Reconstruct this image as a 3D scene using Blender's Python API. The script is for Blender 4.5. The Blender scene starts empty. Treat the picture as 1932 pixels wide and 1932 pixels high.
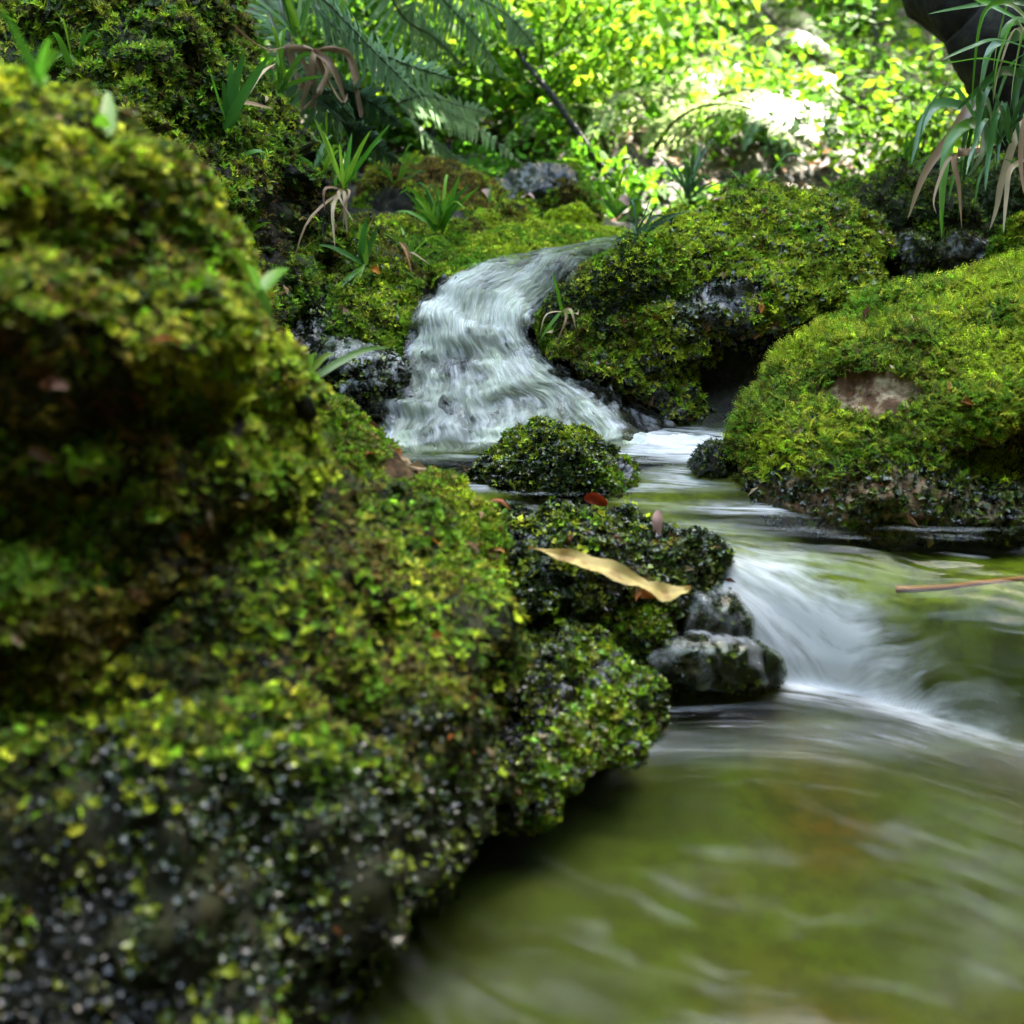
import bpy, math, random
import numpy as np
from mathutils import Vector
R = math.radians
rng = np.random.default_rng(7)
random.seed(7)
C = bpy.context.scene.collection
scene = bpy.context.scene

# ------------------------------------------------------------------ camera
CAMZ, PITCH, F = 0.65, R(20), 2071.0        # F in pixels of a 1932 px wide picture
cd = bpy.data.cameras.new("camera"); cam = bpy.data.objects.new("camera", cd); C.objects.link(cam)
cam.location = (0, 0, CAMZ); cam.rotation_euler = (R(90) - PITCH, 0, 0)
cd.sensor_width = 36; cd.lens = 36 * F / 1932; cd.clip_start = 0.02; cd.clip_end = 500
cd.dof.use_dof = True; cd.dof.focus_distance = 1.72; cd.dof.aperture_fstop = 3.4
scene.camera = cam

# ------------------------------------------------------------------ sky, sun, exposure
SUN = Vector((0.30, 0.62, 0.74)).normalized()
elev = math.asin(SUN.z); az = math.atan2(SUN.x, SUN.y)
w = bpy.data.worlds.new("World"); scene.world = w; w.use_nodes = True
nt = w.node_tree; sky = nt.nodes.new("ShaderNodeTexSky"); sky.sky_type = 'NISHITA'; sky.sun_disc = False
sky.dust_density = 1.5; sky.ozone_density = .5; sky.sun_elevation = elev; sky.sun_rotation = az
tn = nt.nodes.new("ShaderNodeMix"); tn.data_type = 'RGBA'; tn.blend_type = 'MULTIPLY'; tn.inputs[0].default_value = 1; tn.inputs[7].default_value = (1, .91, .74, 1)
nt.links.new(sky.outputs[0], tn.inputs[6]); nt.links.new(tn.outputs[2], nt.nodes["Background"].inputs[0]); nt.nodes["Background"].inputs[1].default_value = 0.15
sl = bpy.data.lights.new("sun", 'SUN'); sl.energy = 2.3; sl.angle = R(0.55); sl.color = (1, 0.93, 0.8)
so = bpy.data.objects.new("sun", sl); C.objects.link(so); so.rotation_euler = (-SUN).to_track_quat('-Z', 'Y').to_euler()
so.location = (3, 6, 8)
scene.view_settings.view_transform = 'Standard'; scene.view_settings.look = 'None'
scene.view_settings.exposure = 5.05; scene.view_settings.gamma = 1
scene.cycles.max_bounces = 8; scene.cycles.transparent_max_bounces = 16
scene.cycles.transmission_bounces = 4; scene.cycles.diffuse_bounces = 3; scene.cycles.glossy_bounces = 3
scene.cycles.caustics_reflective = False; scene.cycles.caustics_refractive = False

# ------------------------------------------------------------------ helpers: picture <-> world
FW = np.array([0, math.cos(PITCH), -math.sin(PITCH)]); UP = np.array([0, math.sin(PITCH), math.cos(PITCH)]); RT = np.array([1., 0, 0])
CAM = np.array([0, 0, CAMZ])
def ray(u, v): return FW + RT * ((u - 966) / F) + UP * ((966 - v) / F)
def at(u, v, Y): d = ray(u, v); return CAM + d * (Y / d[1])
def atz(u, v, z): d = ray(u, v); return CAM + d * ((z - CAMZ) / d[2])
def proj(P):
    Q = np.asarray(P) - CAM; z = Q @ FW
    return np.stack([966 + F * (Q @ RT) / z, 966 - F * (Q @ UP) / z], -1)

# ------------------------------------------------------------------ helpers: noise
_T = np.random.default_rng(3).integers(0, 1 << 30, 4096); _G = np.random.default_rng(4).normal(size=(4096, 3)); _G /= np.linalg.norm(_G, axis=1)[:, None]
def pn(P):
    P = np.asarray(P, float); i = np.floor(P).astype(np.int64); f = P - i; w_ = f * f * f * (f * (f * 6 - 15) + 10); out = 0
    for a in (0, 1):
        for b in (0, 1):
            for c in (0, 1):
                h = ((i[:, 0] + a) * 73856093) ^ ((i[:, 1] + b) * 19349663) ^ ((i[:, 2] + c) * 83492791)
                g = _G[_T[h & 4095] & 4095]
                d = ((f - [a, b, c]) * g).sum(1)
                out = out + d * (w_[:, 0] if a else 1 - w_[:, 0]) * (w_[:, 1] if b else 1 - w_[:, 1]) * (w_[:, 2] if c else 1 - w_[:, 2])
    return out * 1.6
def fbm(P, s, o=3, off=0., gain=.5):
    P = np.asarray(P) * s + off; r = 0; a = 1
    for k in range(o): r = r + a * pn(P); P = P * 2.03 + 17.3; a *= gain
    return r
def sst(a, b, x): t = np.clip((x - a) / (b - a), 0, 1); return t * t * (3 - 2 * t)

# ------------------------------------------------------------------ helpers: meshes
def link(o, name, parent=None):
    C.objects.link(o); o.parent = parent; return o
def mesh(name, V, faces, mat, parent=None, col=None, smooth=True, uv=None, attrs=None):
    """faces: list of int arrays (n,3) or (n,4); col per vertex (n,3)"""
    me = bpy.data.meshes.new(name); V = np.asarray(V, np.float32); me.vertices.add(len(V)); me.vertices.foreach_set("co", V.ravel())
    fs = [np.asarray(f, np.int32) for f in faces if len(f)]
    L = np.concatenate([f.ravel() for f in fs]); tot = np.concatenate([np.full(len(f), f.shape[1], np.int32) for f in fs])
    st = np.concatenate([[0], np.cumsum(tot)[:-1]]).astype(np.int32)
    me.loops.add(len(L)); me.loops.foreach_set("vertex_index", L); me.polygons.add(len(tot)); me.polygons.foreach_set("loop_start", st)
    me.polygons.foreach_set("loop_total", tot)
    me.polygons.foreach_set("use_smooth", np.full(len(tot), smooth, bool))
    if col is not None:
        a = me.color_attributes.new("col", 'FLOAT_COLOR', 'POINT'); c4 = np.ones((len(V), 4), np.float32); c4[:, :3] = col; a.data.foreach_set("color", c4.ravel())
    if uv is not None:
        l = me.uv_layers.new(name="flow"); l.data.foreach_set("uv", np.asarray(uv, np.float32)[L].ravel())
    for k, x in (attrs or {}).items():
        a = me.attributes.new(k, 'FLOAT', 'POINT'); a.data.foreach_set("value", np.asarray(x, np.float32))
    me.update(calc_edges=True)
    me.materials.append(mat)
    return link(bpy.data.objects.new(name, me), name, parent)
def tag(o, label=None, cat=None, group=None, kind=None):
    if label: o['label'] = label
    if cat: o['category'] = cat
    if group: o['group'] = group
    if kind: o['kind'] = kind
    return o
def empty(name, loc=(0, 0, 0)):
    o = bpy.data.objects.new(name, None); o.location = loc; o.empty_display_size = .05; return link(o, name)
def grid_faces(nu, nv):
    i = np.arange(nu - 1)[:, None] * nv + np.arange(nv - 1)[None]; i = i.ravel(); return np.stack([i, i + nv, i + nv + 1, i + 1], 1)
import bmesh
_ico = {}
def ico(n):
    if n not in _ico:
        bm = bmesh.new(); bmesh.ops.create_icosphere(bm, subdivisions=n, radius=1)
        _ico[n] = (np.array([v.co[:] for v in bm.verts]), np.array([[v.index for v in f.verts] for f in bm.faces])); bm.free()
    return _ico[n]
def normals(V, Fc):
    n = np.cross(V[Fc[:, 1]] - V[Fc[:, 0]], V[Fc[:, 2]] - V[Fc[:, 0]]); N = np.zeros_like(V)
    for k in range(3): np.add.at(N, Fc[:, k], n)
    return N / (np.linalg.norm(N, axis=1)[:, None] + 1e-12)
class Acc:
    def __init__(s): s.V = []; s.q = []; s.t = []; s.c = []; s.n = 0
    def add(s, V, q=None, t=None, c=(.5, .5, .5)):
        V = np.asarray(V, float).reshape(-1, 3)
        if q is not None and len(q): s.q.append(np.asarray(q) + s.n)
        if t is not None and len(t): s.t.append(np.asarray(t) + s.n)
        s.V.append(V); s.c.append(np.broadcast_to(np.asarray(c, float), (len(V), 3))); s.n += len(V)
    def build(s, name, mat, parent=None, smooth=True):
        f = []
        if s.q: f.append(np.concatenate(s.q))
        if s.t: f.append(np.concatenate(s.t))
        return mesh(name, np.concatenate(s.V), f, mat, parent, np.concatenate(s.c), smooth)

# ------------------------------------------------------------------ materials
class M:
    def __init__(s, name):
        s.m = bpy.data.materials.new(name); s.m.use_nodes = True; s.t = s.m.node_tree; s.t.nodes.clear()
        s.out = s.n("OutputMaterial")
    def n(s, k, **kw):
        x = s.t.nodes.new("ShaderNode" + k)
        for a, b in kw.items():
            if a.startswith("i_"):
                key = a[2:]; key = int(key) if key.isdigit() else key.replace("_", " ")
                if isinstance(b, bpy.types.NodeSocket): s.t.links.new(b, x.inputs[key])
                else: x.inputs[key].default_value = b
            else: setattr(x, a, b)
        return x
    def surf(s, sock): s.t.links.new(sock, s.out.inputs[0]); return s.m
    def math(s, op, a, b=0.0, clamp=False):
        x = s.n("Math", operation=op, use_clamp=clamp)
        for k, v in ((0, a), (1, b)):
            if isinstance(v, bpy.types.NodeSocket): s.t.links.new(v, x.inputs[k])
            else: x.inputs[k].default_value = v
        return x.outputs[0]
    def mix(s, f, a, b):
        x = s.n("Mix", data_type='RGBA')
        for k, v in ((0, f), (6, a), (7, b)):
            if isinstance(v, bpy.types.NodeSocket): s.t.links.new(v, x.inputs[k])
            else: x.inputs[k].default_value = (*v, 1) if isinstance(v, tuple) and len(v) == 3 else v
        return x.outputs[2]
    def ramp(s, f, stops):
        x = s.n("ValToRGB"); s.t.links.new(f, x.inputs[0]); e = x.color_ramp.elements
        while len(e) < len(stops): e.new(.5)
        for k, (p, c) in enumerate(stops):
            e[k].position = p; e[k].color = (*c, 1) if isinstance(c, tuple) else (c, c, c, 1)
        return x.outputs[0]
    def noise(s, scale, detail=4, rough=.55, vec=None, out=0):
        x = s.n("TexNoise"); x.inputs["Scale"].default_value = scale; x.inputs["Detail"].default_value = detail; x.inputs["Roughness"].default_value = rough
        if vec is None: vec = s.n("TexCoord").outputs["Object"]
        s.t.links.new(vec, x.inputs["Vector"]); return x.outputs[out]
def leaf_mat(name, rough=.5, trans=.35, spec=.4, tint=(1, 1, 1)):
    m = M(name); c = m.n("Attribute", attribute_name="col").outputs["Color"]
    c2 = m.mix(1.0, c, c); mx = m.t.nodes[-1]; mx.blend_type = 'MULTIPLY'; mx.inputs[7].default_value = (*tint, 1)
    for l in list(mx.inputs[7].links): m.t.links.remove(l)
    p = m.n("BsdfPrincipled", i_Base_Color=c2, i_Roughness=rough); p.inputs["Specular IOR Level"].default_value = spec
    t = m.n("BsdfTranslucent", i_Color=c2)
    x = m.n("MixShader", i_0=trans, i_1=p.outputs[0], i_2=t.outputs[0]); return m.surf(x.outputs[0])
moss_mat = leaf_mat("moss_shoots", .55, .35, .25)
wet_mat = leaf_mat("wet_liverwort", .26, .2, .55)
leaf_m = leaf_mat("green_leaf", .4, .5, .45)
fern_m = leaf_mat("fern_leaf", .32, .4, .6)
under_m = leaf_mat("undergrowth_leaf", .75, .45, .12)
crown_m = leaf_mat("crown_leaf", .5, .25, .3)
dry_m = leaf_mat("dry_leaf", .6, .3, .3)
def rock_mat(name, dark, mid, lite, rough=.55, sc=14, wet=0.0, bump=.5):
    m = M(name); n1 = m.noise(sc, 6, .62); n2 = m.noise(sc * 7, 5, .6); n3 = m.noise(sc * .35, 2)
    f = m.math('ADD', m.math('MULTIPLY', n1, .6), m.math('MULTIPLY', n2, .4))
    c = m.ramp(f, [(.36, dark), (.5, mid), (.62, lite)])
    c = m.mix(m.ramp(n3, [(.45, 0.), (.6, .7)]), c, (.035, .04, .012))
    rgh = m.ramp(n2, [(.4, max(rough - .25 - wet * .2, .08)), (.62, rough)])
    b = m.n("Bump", i_Strength=bump, i_Distance=.006, i_Height=f)
    p = m.n("BsdfPrincipled", i_Base_Color=c, i_Roughness=rgh, i_Normal=b.outputs[0]); p.inputs["Specular IOR Level"].default_value = (.5 + wet * .4) if rough < .7 else .12
    return m.surf(p.outputs[0])
under_moss = rock_mat("soil_under_moss", (.003, .003, .002), (.009, .009, .004), (.022, .018, .008), .8, 40)
wet_rock = rock_mat("wet_dark_rock", (.002, .0025, .002), (.006, .0065, .005), (.022, .02, .016), .3, 26, .6, .9)
slick_rock = rock_mat("slick_wet_stone", (.002, .0025, .002), (.006, .008, .004), (.02, .024, .012), .14, 22, .2, .35)
grey_rock = rock_mat("grey_rock", (.004, .0045, .004), (.011, .013, .011), (.035, .04, .036), .6, 20, .2)
pale_rock = rock_mat("brown_rock", (.035, .016, .008), (.13, .07, .035), (.5, .40, .24), .85, 11, -.6)

# ------------------------------------------------------------------ terrain
def chan(y): return np.interp(y, [-2, .3, .9, 1.2, 1.5, 1.75, 2.0, 2.25, 2.6, 4, 9], [.5, .42, .36, .38, .33, -.02, -.02, .25, .5, .8, 1.5])
def halfw(y): return np.interp(y, [-2, .3, .9, 1.2, 1.5, 1.75, 2.0, 2.3, 2.6, 4, 9], [.9, .6, .5, .5, .45, .25, .14, .1, .08, .1, .1])
def bedz(y): return np.interp(y, [-3, 1.16, 1.24, 1.36, 1.7, 1.76, 2.0, 2.2, 3, 4, 6, 8, 12, 40], [-.16, -.15, -.12, .03, .03, .04, .24, .28, .32, .50, .98, 1.9, 4.2, 14])
def terrain(x, y):
    d = np.abs(x - chan(y)) - halfw(y); left = x < chan(y)
    b = np.where(left, np.interp(d, [-.2, 0, .15, .5, 1.2, 3, 20], [0, .03, .14, .5, 1.1, 1.9, 5]), np.interp(d, [-.2, 0, .2, .6, 1.5, 4, 20], [0, .03, .10, .28, .7, 1.5, 4]))
    near = np.interp(y, [1.0, 2.0, 3.2], [1, .3, .12]); b = b * near
    P = np.stack([x, y, 0 * x], -1).reshape(-1, 3)
    n = fbm(P, 3.1, 4).reshape(x.shape) * .035 + fbm(P, 14, 2, 5).reshape(x.shape) * .01
    b = b + 3.2 * sst(0, 3.2, np.abs(x) - 1.5 - .5 * np.clip(y, 0, 9)) + 2.6 * sst(-.8, -3.6, y)  # unseen side and rear slopes, raised to block low light
    return bedz(y) + b + n * np.interp(y, [1.5, 3], [.7, 2.2])
def lines(a, b, dense, n1, n2):
    return np.unique(np.concatenate([np.linspace(a, dense[0], n2), np.linspace(dense[0], dense[1], n1), np.linspace(dense[1], b, n2)]))
gx = lines(-60, 60, (-2.6, 3.4), 300, 24); gy = lines(-40, 60, (.2, 8), 380, 24)
GX, GY = np.meshgrid(gx, gy, indexing='ij'); GZ = terrain(GX, GY)
gm = M("forest_soil"); a = gm.noise(9, 6, .65); b = gm.noise(60, 4, .7); v = gm.n("TexVoronoi", i_Scale=55.0); gm.t.links.new(gm.n("TexCoord").outputs["Object"], v.inputs["Vector"])
c = gm.ramp(a, [(.38, (.005, .004, .003)), (.5, (.016, .012, .006)), (.62, (.03, .04, .008))])
sep = gm.n("SeparateXYZ", i_Vector=gm.n("TexCoord").outputs["Object"]); far = gm.ramp(gm.math('SUBTRACT', gm.math('MULTIPLY', sep.outputs[1], .1), gm.math('MULTIPLY', gm.math('MAXIMUM', gm.math('SUBTRACT', gm.math('ABSOLUTE', sep.outputs[0]), 2.8), 0.0), .5)), [(.30, 0.), (.36, 1.)])
lit = gm.math('MULTIPLY', gm.ramp(v.outputs["Color"], [(.58, 0.), (.66, .8)]), far)
c = gm.mix(lit, c, gm.mix(v.outputs["Color"], (.02, .011, .006), (.13, .08, .05)))
bp = gm.n("Bump", i_Strength=.7, i_Distance=.02, i_Height=b)
p = gm.n("BsdfPrincipled", i_Base_Color=c, i_Roughness=.8, i_Normal=bp.outputs[0]); soil = gm.surf(p.outputs[0])
tag(mesh("ground", np.stack([GX, GY, GZ], -1).reshape(-1, 3), [grid_faces(len(gx), len(gy))], soil), kind='structure')

# pebbly coloured bed under the water: own sheet over the soil
def bed_h(x, y):
    P = np.stack([x, y, 0 * x], -1).reshape(-1, 3)
    z = np.interp(y, [-1, .5, 1.0, 1.12, 1.22, 1.7, 2], [-.07, -.075, -.07, -.06, .085, .08, .1])
    z = z + (fbm(P, 6, 3, 9) * .014).reshape(x.shape) + .006
    t = np.clip((y - foot(x)) / (lip(x) + .05 - foot(x)), 0, 1); return np.minimum(z, ZM * (1 - (1 - t) ** 2.3) - .03)
ZM = .14
def lip(x): return 1.222 + .03 * np.sin(x * 7) - .05 * sst(.3, .75, x)
def foot(x): return lip(x) - .085 - .02 * np.sin(x * 11 + 1) - .07 * sst(.35, .8, x)
bx = np.linspace(-.55, 1.5, 150); by = np.linspace(.1, 1.85, 170); BX, BY = np.meshgrid(bx, by, indexing='ij')
bm_ = M("stream_bed"); a = bm_.noise(2.6, 3, .5); b = bm_.noise(30, 5, .6)
sx_ = bm_.n("SeparateXYZ", i_Vector=bm_.n("TexCoord").outputs["Object"]).outputs[0]
a = bm_.math('SUBTRACT', bm_.math('ADD', a, .17), bm_.math('MULTIPLY', sx_, .38))
c = bm_.ramp(a, [(.30, (.012, .012, .008)), (.42, (.07, .030, .006)), (.50, (.045, .040, .003)), (.57, (.042, .056, .002)), (.66, (.016, .022, .002)), (.75, (.034, .045, .002))])
sy_ = bm_.n("SeparateXYZ", i_Vector=bm_.n("TexCoord").outputs["Object"]).outputs[1]
c = bm_.mix(bm_.ramp(bm_.math('SUBTRACT', sy_, .6), [(.56, 0.), (.64, .8)]), c, (.17, .19, .008))  # pool below the cascade: clearing's yellow-green reflection painted into the bed colour
c = bm_.mix(bm_.ramp(b, [(.42, 0.), (.62, .75)]), c, (.015, .016, .004))
p = bm_.n("BsdfPrincipled", i_Base_Color=c, i_Roughness=.7); bedm = bm_.surf(p.outputs[0])
tag(mesh("stream_bed", np.stack([BX, BY, bed_h(BX, BY)], -1).reshape(-1, 3), [grid_faces(150, 170)], bedm), kind='structure')

# ------------------------------------------------------------------ water
def water_mat(name, along=3.0, across=55., tint=(.80, .88, .46), wscale=1.0, streak=4.2):
    m = M(name)
    uv = m.n("UVMap", uv_map="flow").outputs[0]
    def st(a, b, det, off=0.):
        mp = m.n("Mapping", i_Vector=uv); mp.inputs["Scale"].default_value = (a, b, 1); mp.inputs["Location"].default_value = (off, off, off)
        return m.noise(1.0, det, .6, mp.outputs[0])
    s1 = st(across, along, 5); s2 = st(across * .35, along * 1.6, 3, 4.); s3 = st(across * 3.2, along * 4, 4, 9.)
    s = m.math('ADD', m.math('MULTIPLY', s1, .5), m.math('ADD', m.math('MULTIPLY', s2, .35), m.math('MULTIPLY', s3, .15)))
    foam = m.n("Attribute", attribute_name="foam").outputs["Fac"]
    # coverage: foam attribute moves the threshold of the streak noise
    gk = m.math('MULTIPLY', foam, 2.6, True)
    x = m.math('ADD', foam, m.math('MULTIPLY', m.math('MULTIPLY', m.math('SUBTRACT', s, .5), streak), gk), True)
    fac = m.math('MULTIPLY', x, .94)
    bump = m.n("Bump", i_Strength=.5 * wscale, i_Distance=.0025, i_Height=s)
    gl = m.n("BsdfGlossy", i_Color=(1, 1, 1, 1), i_Roughness=.13, i_Normal=bump.outputs[0])
    tr = m.n("BsdfTransparent", i_Color=(*tint, 1))
    fr = m.n("Fresnel", i_IOR=1.33, i_Normal=bump.outputs[0])
    wmix = m.n("MixShader", i_0=m.math('MULTIPLY', fr.outputs[0], .48, True), i_1=tr.outputs[0], i_2=gl.outputs[0])
    df = m.n("BsdfPrincipled", i_Base_Color=(.94, .95, .94, 1), i_Roughness=.75, i_Normal=bump.outputs[0])
    tl = m.n("BsdfTranslucent", i_Color=(.94, .95, .94, 1))
    fm = m.n("MixShader", i_0=.35, i_1=df.outputs[0], i_2=tl.outputs[0])
    f = m.n("MixShader", i_0=fac, i_1=wmix.outputs[0], i_2=fm.outputs[0])
    return m.surf(f.outputs[0])
wm_pool = water_mat("pool_water", 7., 110.)
wm_fall = water_mat("cascade_water", 14., 80., (.80, .84, .72), .25, 2.6)
ZM = .14
def lip(x): return 1.222 + .03 * np.sin(x * 7) - .05 * sst(.3, .75, x)
def foot(x): return lip(x) - .085 - .02 * np.sin(x * 11 + 1) - .07 * sst(.35, .8, x)
wx = np.linspace(-.5, 1.45, 520); wy = np.concatenate([np.linspace(.1, 1.0, 200)[:-1], np.linspace(1.0, 1.32, 200)[:-1], np.linspace(1.32, 1.84, 130)])
WX, WY = np.meshgrid(wx, wy, indexing='ij'); Pw = np.stack([WX, WY, 0 * WX], -1).reshape(-1, 3); x, y = Pw[:, 0], Pw[:, 1]
t = np.clip((y - foot(x)) / (lip(x) + .05 - foot(x)), 0, 1); prof = 1 - (1 - t) ** 2.3; prof = np.where(t < .12, prof * sst(0, .12, t), prof)
inf = sst(0, .03, t) * (1 - sst(.97, 1, t))           # on the fall
psi_p = y + .12 * x + .02 * fbm(Pw, 5, 2); psi_f = .42 * x + .9 * y + .01 * fbm(Pw, 9, 2); psi_l = .5 * y + .35 * x + .05 * fbm(Pw, 3, 2, 3)
wl = 1 - sst(foot(x) - .25, foot(x), y); wp = sst(lip(x), lip(x) + .15, y)
psi = psi_l * wl + psi_p * wp + psi_f * (1 - wl - wp); phi = x * (1 - .3 * wl) - y * .6
str_ = fbm(np.stack([psi * 38, phi * 5, 0 * x], -1), 1, 3)
z = ZM * prof + .003 * str_ * (.10 + 1.6 * inf + .25 * wp) + .0012 * fbm(np.stack([psi * 11, phi * 4, 0 * x], -1), 1, 2, 8) * (1 + 1.6 * inf)
px = proj(np.stack([x, y, z], -1)); u, v_ = px[:, 0], px[:, 1]
leftness = 1 - sst(1470, 1740, u - (v_ - 1150) * .9)
foam = inf * (.03 + .92 * leftness) * (1 - .85 * sst(.45, .95, t)) * sst(1330, 1400, u)
foam = np.maximum(foam, (.55 * np.exp(-((y - foot(x) + .0) / .035) ** 2) * sst(1400, 1500, u) * (.4 + .6 * leftness)))
foam = np.maximum(foam, .20 * np.exp(-np.clip(foot(x) - y, 0, 9) / .06) * (y < foot(x)) * sst(1250, 1600, u))
d1 = np.hypot((u - 900) / 260, (v_ - 830) / 26); foam = np.maximum(foam, 1.4 * np.exp(-d1 ** 2 * 1.2))
d1 = np.hypot((u - 1265) / 170, (v_ - 845 - (u - 1265) * .1) / 24); foam = np.maximum(foam, 1.1 * np.exp(-d1 ** 2 * 1.2))
d1 = np.hypot((u - 1060) / 190, (v_ - 918) / 9); foam = np.maximum(foam, .8 * np.exp(-d1 ** 2))
d1 = np.hypot((u - 1320) / 90, (v_ - 900) / 18); foam = np.maximum(foam, .6 * np.exp(-d1 ** 2))
d1 = np.hypot((u - 1450) / 150, (v_ - 960) / 12); foam = np.maximum(foam, .5 * np.exp(-d1 ** 2))
for (a, b, c, d, e) in ((1110, 1400, 110, 26, .8), (850, 1560, 90, 14, .12), (1270, 1255, 110, 16, .75), (1450, 1075, 90, 26, .5), (1330, 1000, 160, 20, .2), (1350, 1410, 330, 30, .10), (1700, 1390, 280, 40, .16), (1500, 1250, 120, 40, .5), (1840, 1700, 180, 200, .06), (1000, 1880, 260, 70, .05)):
    d1 = np.hypot((u - a) / c, (v_ - b) / d); foam = np.maximum(foam, e * np.exp(-d1 ** 2))
foam += .05 * fbm(Pw, 7, 3, 2) * foam - .01
wq = fbm(np.stack([psi * 34 + .9 * fbm(Pw, 8, 3), phi * 10, 0 * x], -1), 1, 4, 6.); wk = sst(-.15, .9, wq) * (y < foot(x) - .01)
foam = np.maximum(foam, wk * (.20 * np.exp(-((v_ - 1370) / 55) ** 2) + .07 * sst(1450, 1850, v_ + .5 * (u - 1200)) + .0))
z = z + .0006 * fbm(np.stack([psi * 60, phi * 12, 0 * x], -1), 1, 2) * (y < foot(x))
wm2 = sst(.1, .7, fbm(np.stack([psi * 40, phi * 6, 0 * x], -1), 1, 3, 2.)) * (y > lip(x)); foam = np.maximum(foam, .13 * wm2)
z = z + .0004 * wq * (y < foot(x))
ch = np.exp(-np.hypot((u - 950) / 290, (v_ - 822) / 16) ** 2) + np.exp(-np.hypot((u - 1250) / 130, (v_ - 835) / 14) ** 2); z = z + ch * (.004 + .006 * np.clip(fbm(Pw, 45, 3, 5), -.3, 1)); foam = np.maximum(foam, ch * 1.1)
tag(mesh("stream_water", np.stack([x, y, z], -1), [grid_faces(len(wx), len(wy))], wm_pool, uv=np.stack([psi, phi], -1), attrs={"foam": foam}), kind='structure')

rows = [((1230, 440, 2.75), (1330, 436, 2.7)), ((1150, 458, 2.5), (1230, 450, 2.42)), ((1060, 480, 2.26), (1165, 474, 2.2)), ((950, 490, 2.15), (1125, 494, 2.1)), ((870, 518, 2.06), (1075, 535, 2.04)), ((792, 570, 1.985), (1020, 600, 1.97)),
        ((762, 640, 1.9), (1020, 655, 1.9)), ((745, 700, 1.84), (1070, 705, 1.85)), ((715, 760, 1.78), (1150, 752, 1.81)), ((685, 828, 1.72), (1215, 815, 1.75)), ((675, 875, 1.69), (1230, 868, 1.72))]
Lp = np.array([at(*a) for a, b in rows]); Rp = np.array([at(*b) for a, b in rows])
def cat(Pts, n):
    s = np.linspace(0, len(Pts) - 1, n); i = np.clip(np.floor(s).astype(int), 0, len(Pts) - 2); f = (s - i)[:, None]
    g = lambda k: Pts[np.clip(k, 0, len(Pts) - 1)]
    a, b, c_, d = g(i - 1), g(i), g(i + 1), g(i + 2)
    return .5 * ((2 * b) + (-a + c_) * f + (2 * a - 5 * b + 4 * c_ - d) * f * f + (-a + 3 * b - 3 * c_ + d) * f ** 3)
def cascade(ns, ntt, off, amp, ext=0.):
    l, r = cat(Lp, ns), cat(Rp, ns); T = np.linspace(-ext, 1 + ext, ntt); G = l[:, None] * (1 - T)[None, :, None] + r[:, None] * T[None, :, None]
    S = np.linspace(0, 1, ns)[:, None] * np.ones((1, ntt)); TT = np.ones((ns, 1)) * T[None]
    G = G.reshape(-1, 3); S = S.ravel(); TT = TT.ravel()
    cs = np.clip(TT, 0, 1); dome = (4 * cs * (1 - cs)) ** .7
    big = fbm(np.stack([G[:, 0] * 9, S * 13, 0 * S], -1), 1, 2, 3.3)      # ledges shared by rock and water
    step = np.sin(S * 34 + TT * 2.5 + 1.2 * big) * .5
    G[:, 1] -= (.030 * dome + .020 * big + .012 * step) * sst(.25, .45, S) * (1 - sst(.93, 1, S)); G[:, 2] += (.010 * big + .006 * dome) * sst(.1, .3, S) * (1 - sst(.93, 1, S))
    G[:, 2] += off; G[:, 1] -= off * 1.2
    return G, S, TT, big, step
def falls(off, cover, seed, name, shrink):
    G, S, TT, big, step = cascade(300, 320, off, 1)
    st = fbm(np.stack([TT * 26 + big * 1.5, S * 9, 0 * S + seed], -1), 1, 4); blot = fbm(G, 13, 3, seed)
    G[:, 1] -= .004 * st * sst(.3, .5, S); G[:, 2] += .003 * st + .006 * blot * sst(.3, .45, S)
    edge = np.minimum(TT, 1 - TT); rag = shrink + .055 * fbm(G, 26, 4, seed)
    foam = .03 + (.54 + .55 * np.clip(blot, -.6, 1) + .25 * fbm(G * [1, 1, .5], 40, 3, seed)) * sst(.30, .52, S) + .10 * st + .16 * step * sst(.35, .5, S) + .14 * big + .3 * sst(.9, 1, S)
    foam += .30 * np.exp(-((TT - .12) / .22) ** 2) * sst(.12, .3, S) * (1 - sst(.5, .6, S)) - .18 * np.exp(-((S - .72) / .1) ** 2 - ((TT - .45) / .3) ** 2)
    foam += .35 * np.exp(-((TT - (.55 + .9 * (S - .35))) / .08) ** 2) * sst(.2, .3, S) * (1 - sst(.55, .7, S))
    foam = foam * cover * sst(0, .10, edge - rag + .02 * fbm(G, 60, 2)); Fq = grid_faces(300, 320); okf = ((edge - rag) > 0)[Fq].all(1)
    o = mesh(name, G, [Fq[okf]], wm_fall, uv=np.stack([TT * .5 + big * .02 + seed, S * .55 + .03 * big], -1), attrs={"foam": foam}); return o
cw = falls(.006, 1., 0., "cascade_water", .03); tag(cw, kind='structure')
falls(.018, .42, 3.7, "spray_sheet", .10).parent = cw
G, S, TT, big, step = cascade(150, 170, -.012, 1, .25)
G += (fbm(G, 40, 3) * .004 + np.clip(fbm(G, 16, 3, 2) - .25, 0, 1) * .05)[:, None] * np.array([0, -1, 1]); edge = np.clip(np.maximum(-TT, TT - 1), 0, 1); G[:, 2] -= edge * .1
tag(mesh("cascade_bed", G, [grid_faces(150, 170)], wet_rock), kind='structure')

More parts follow.
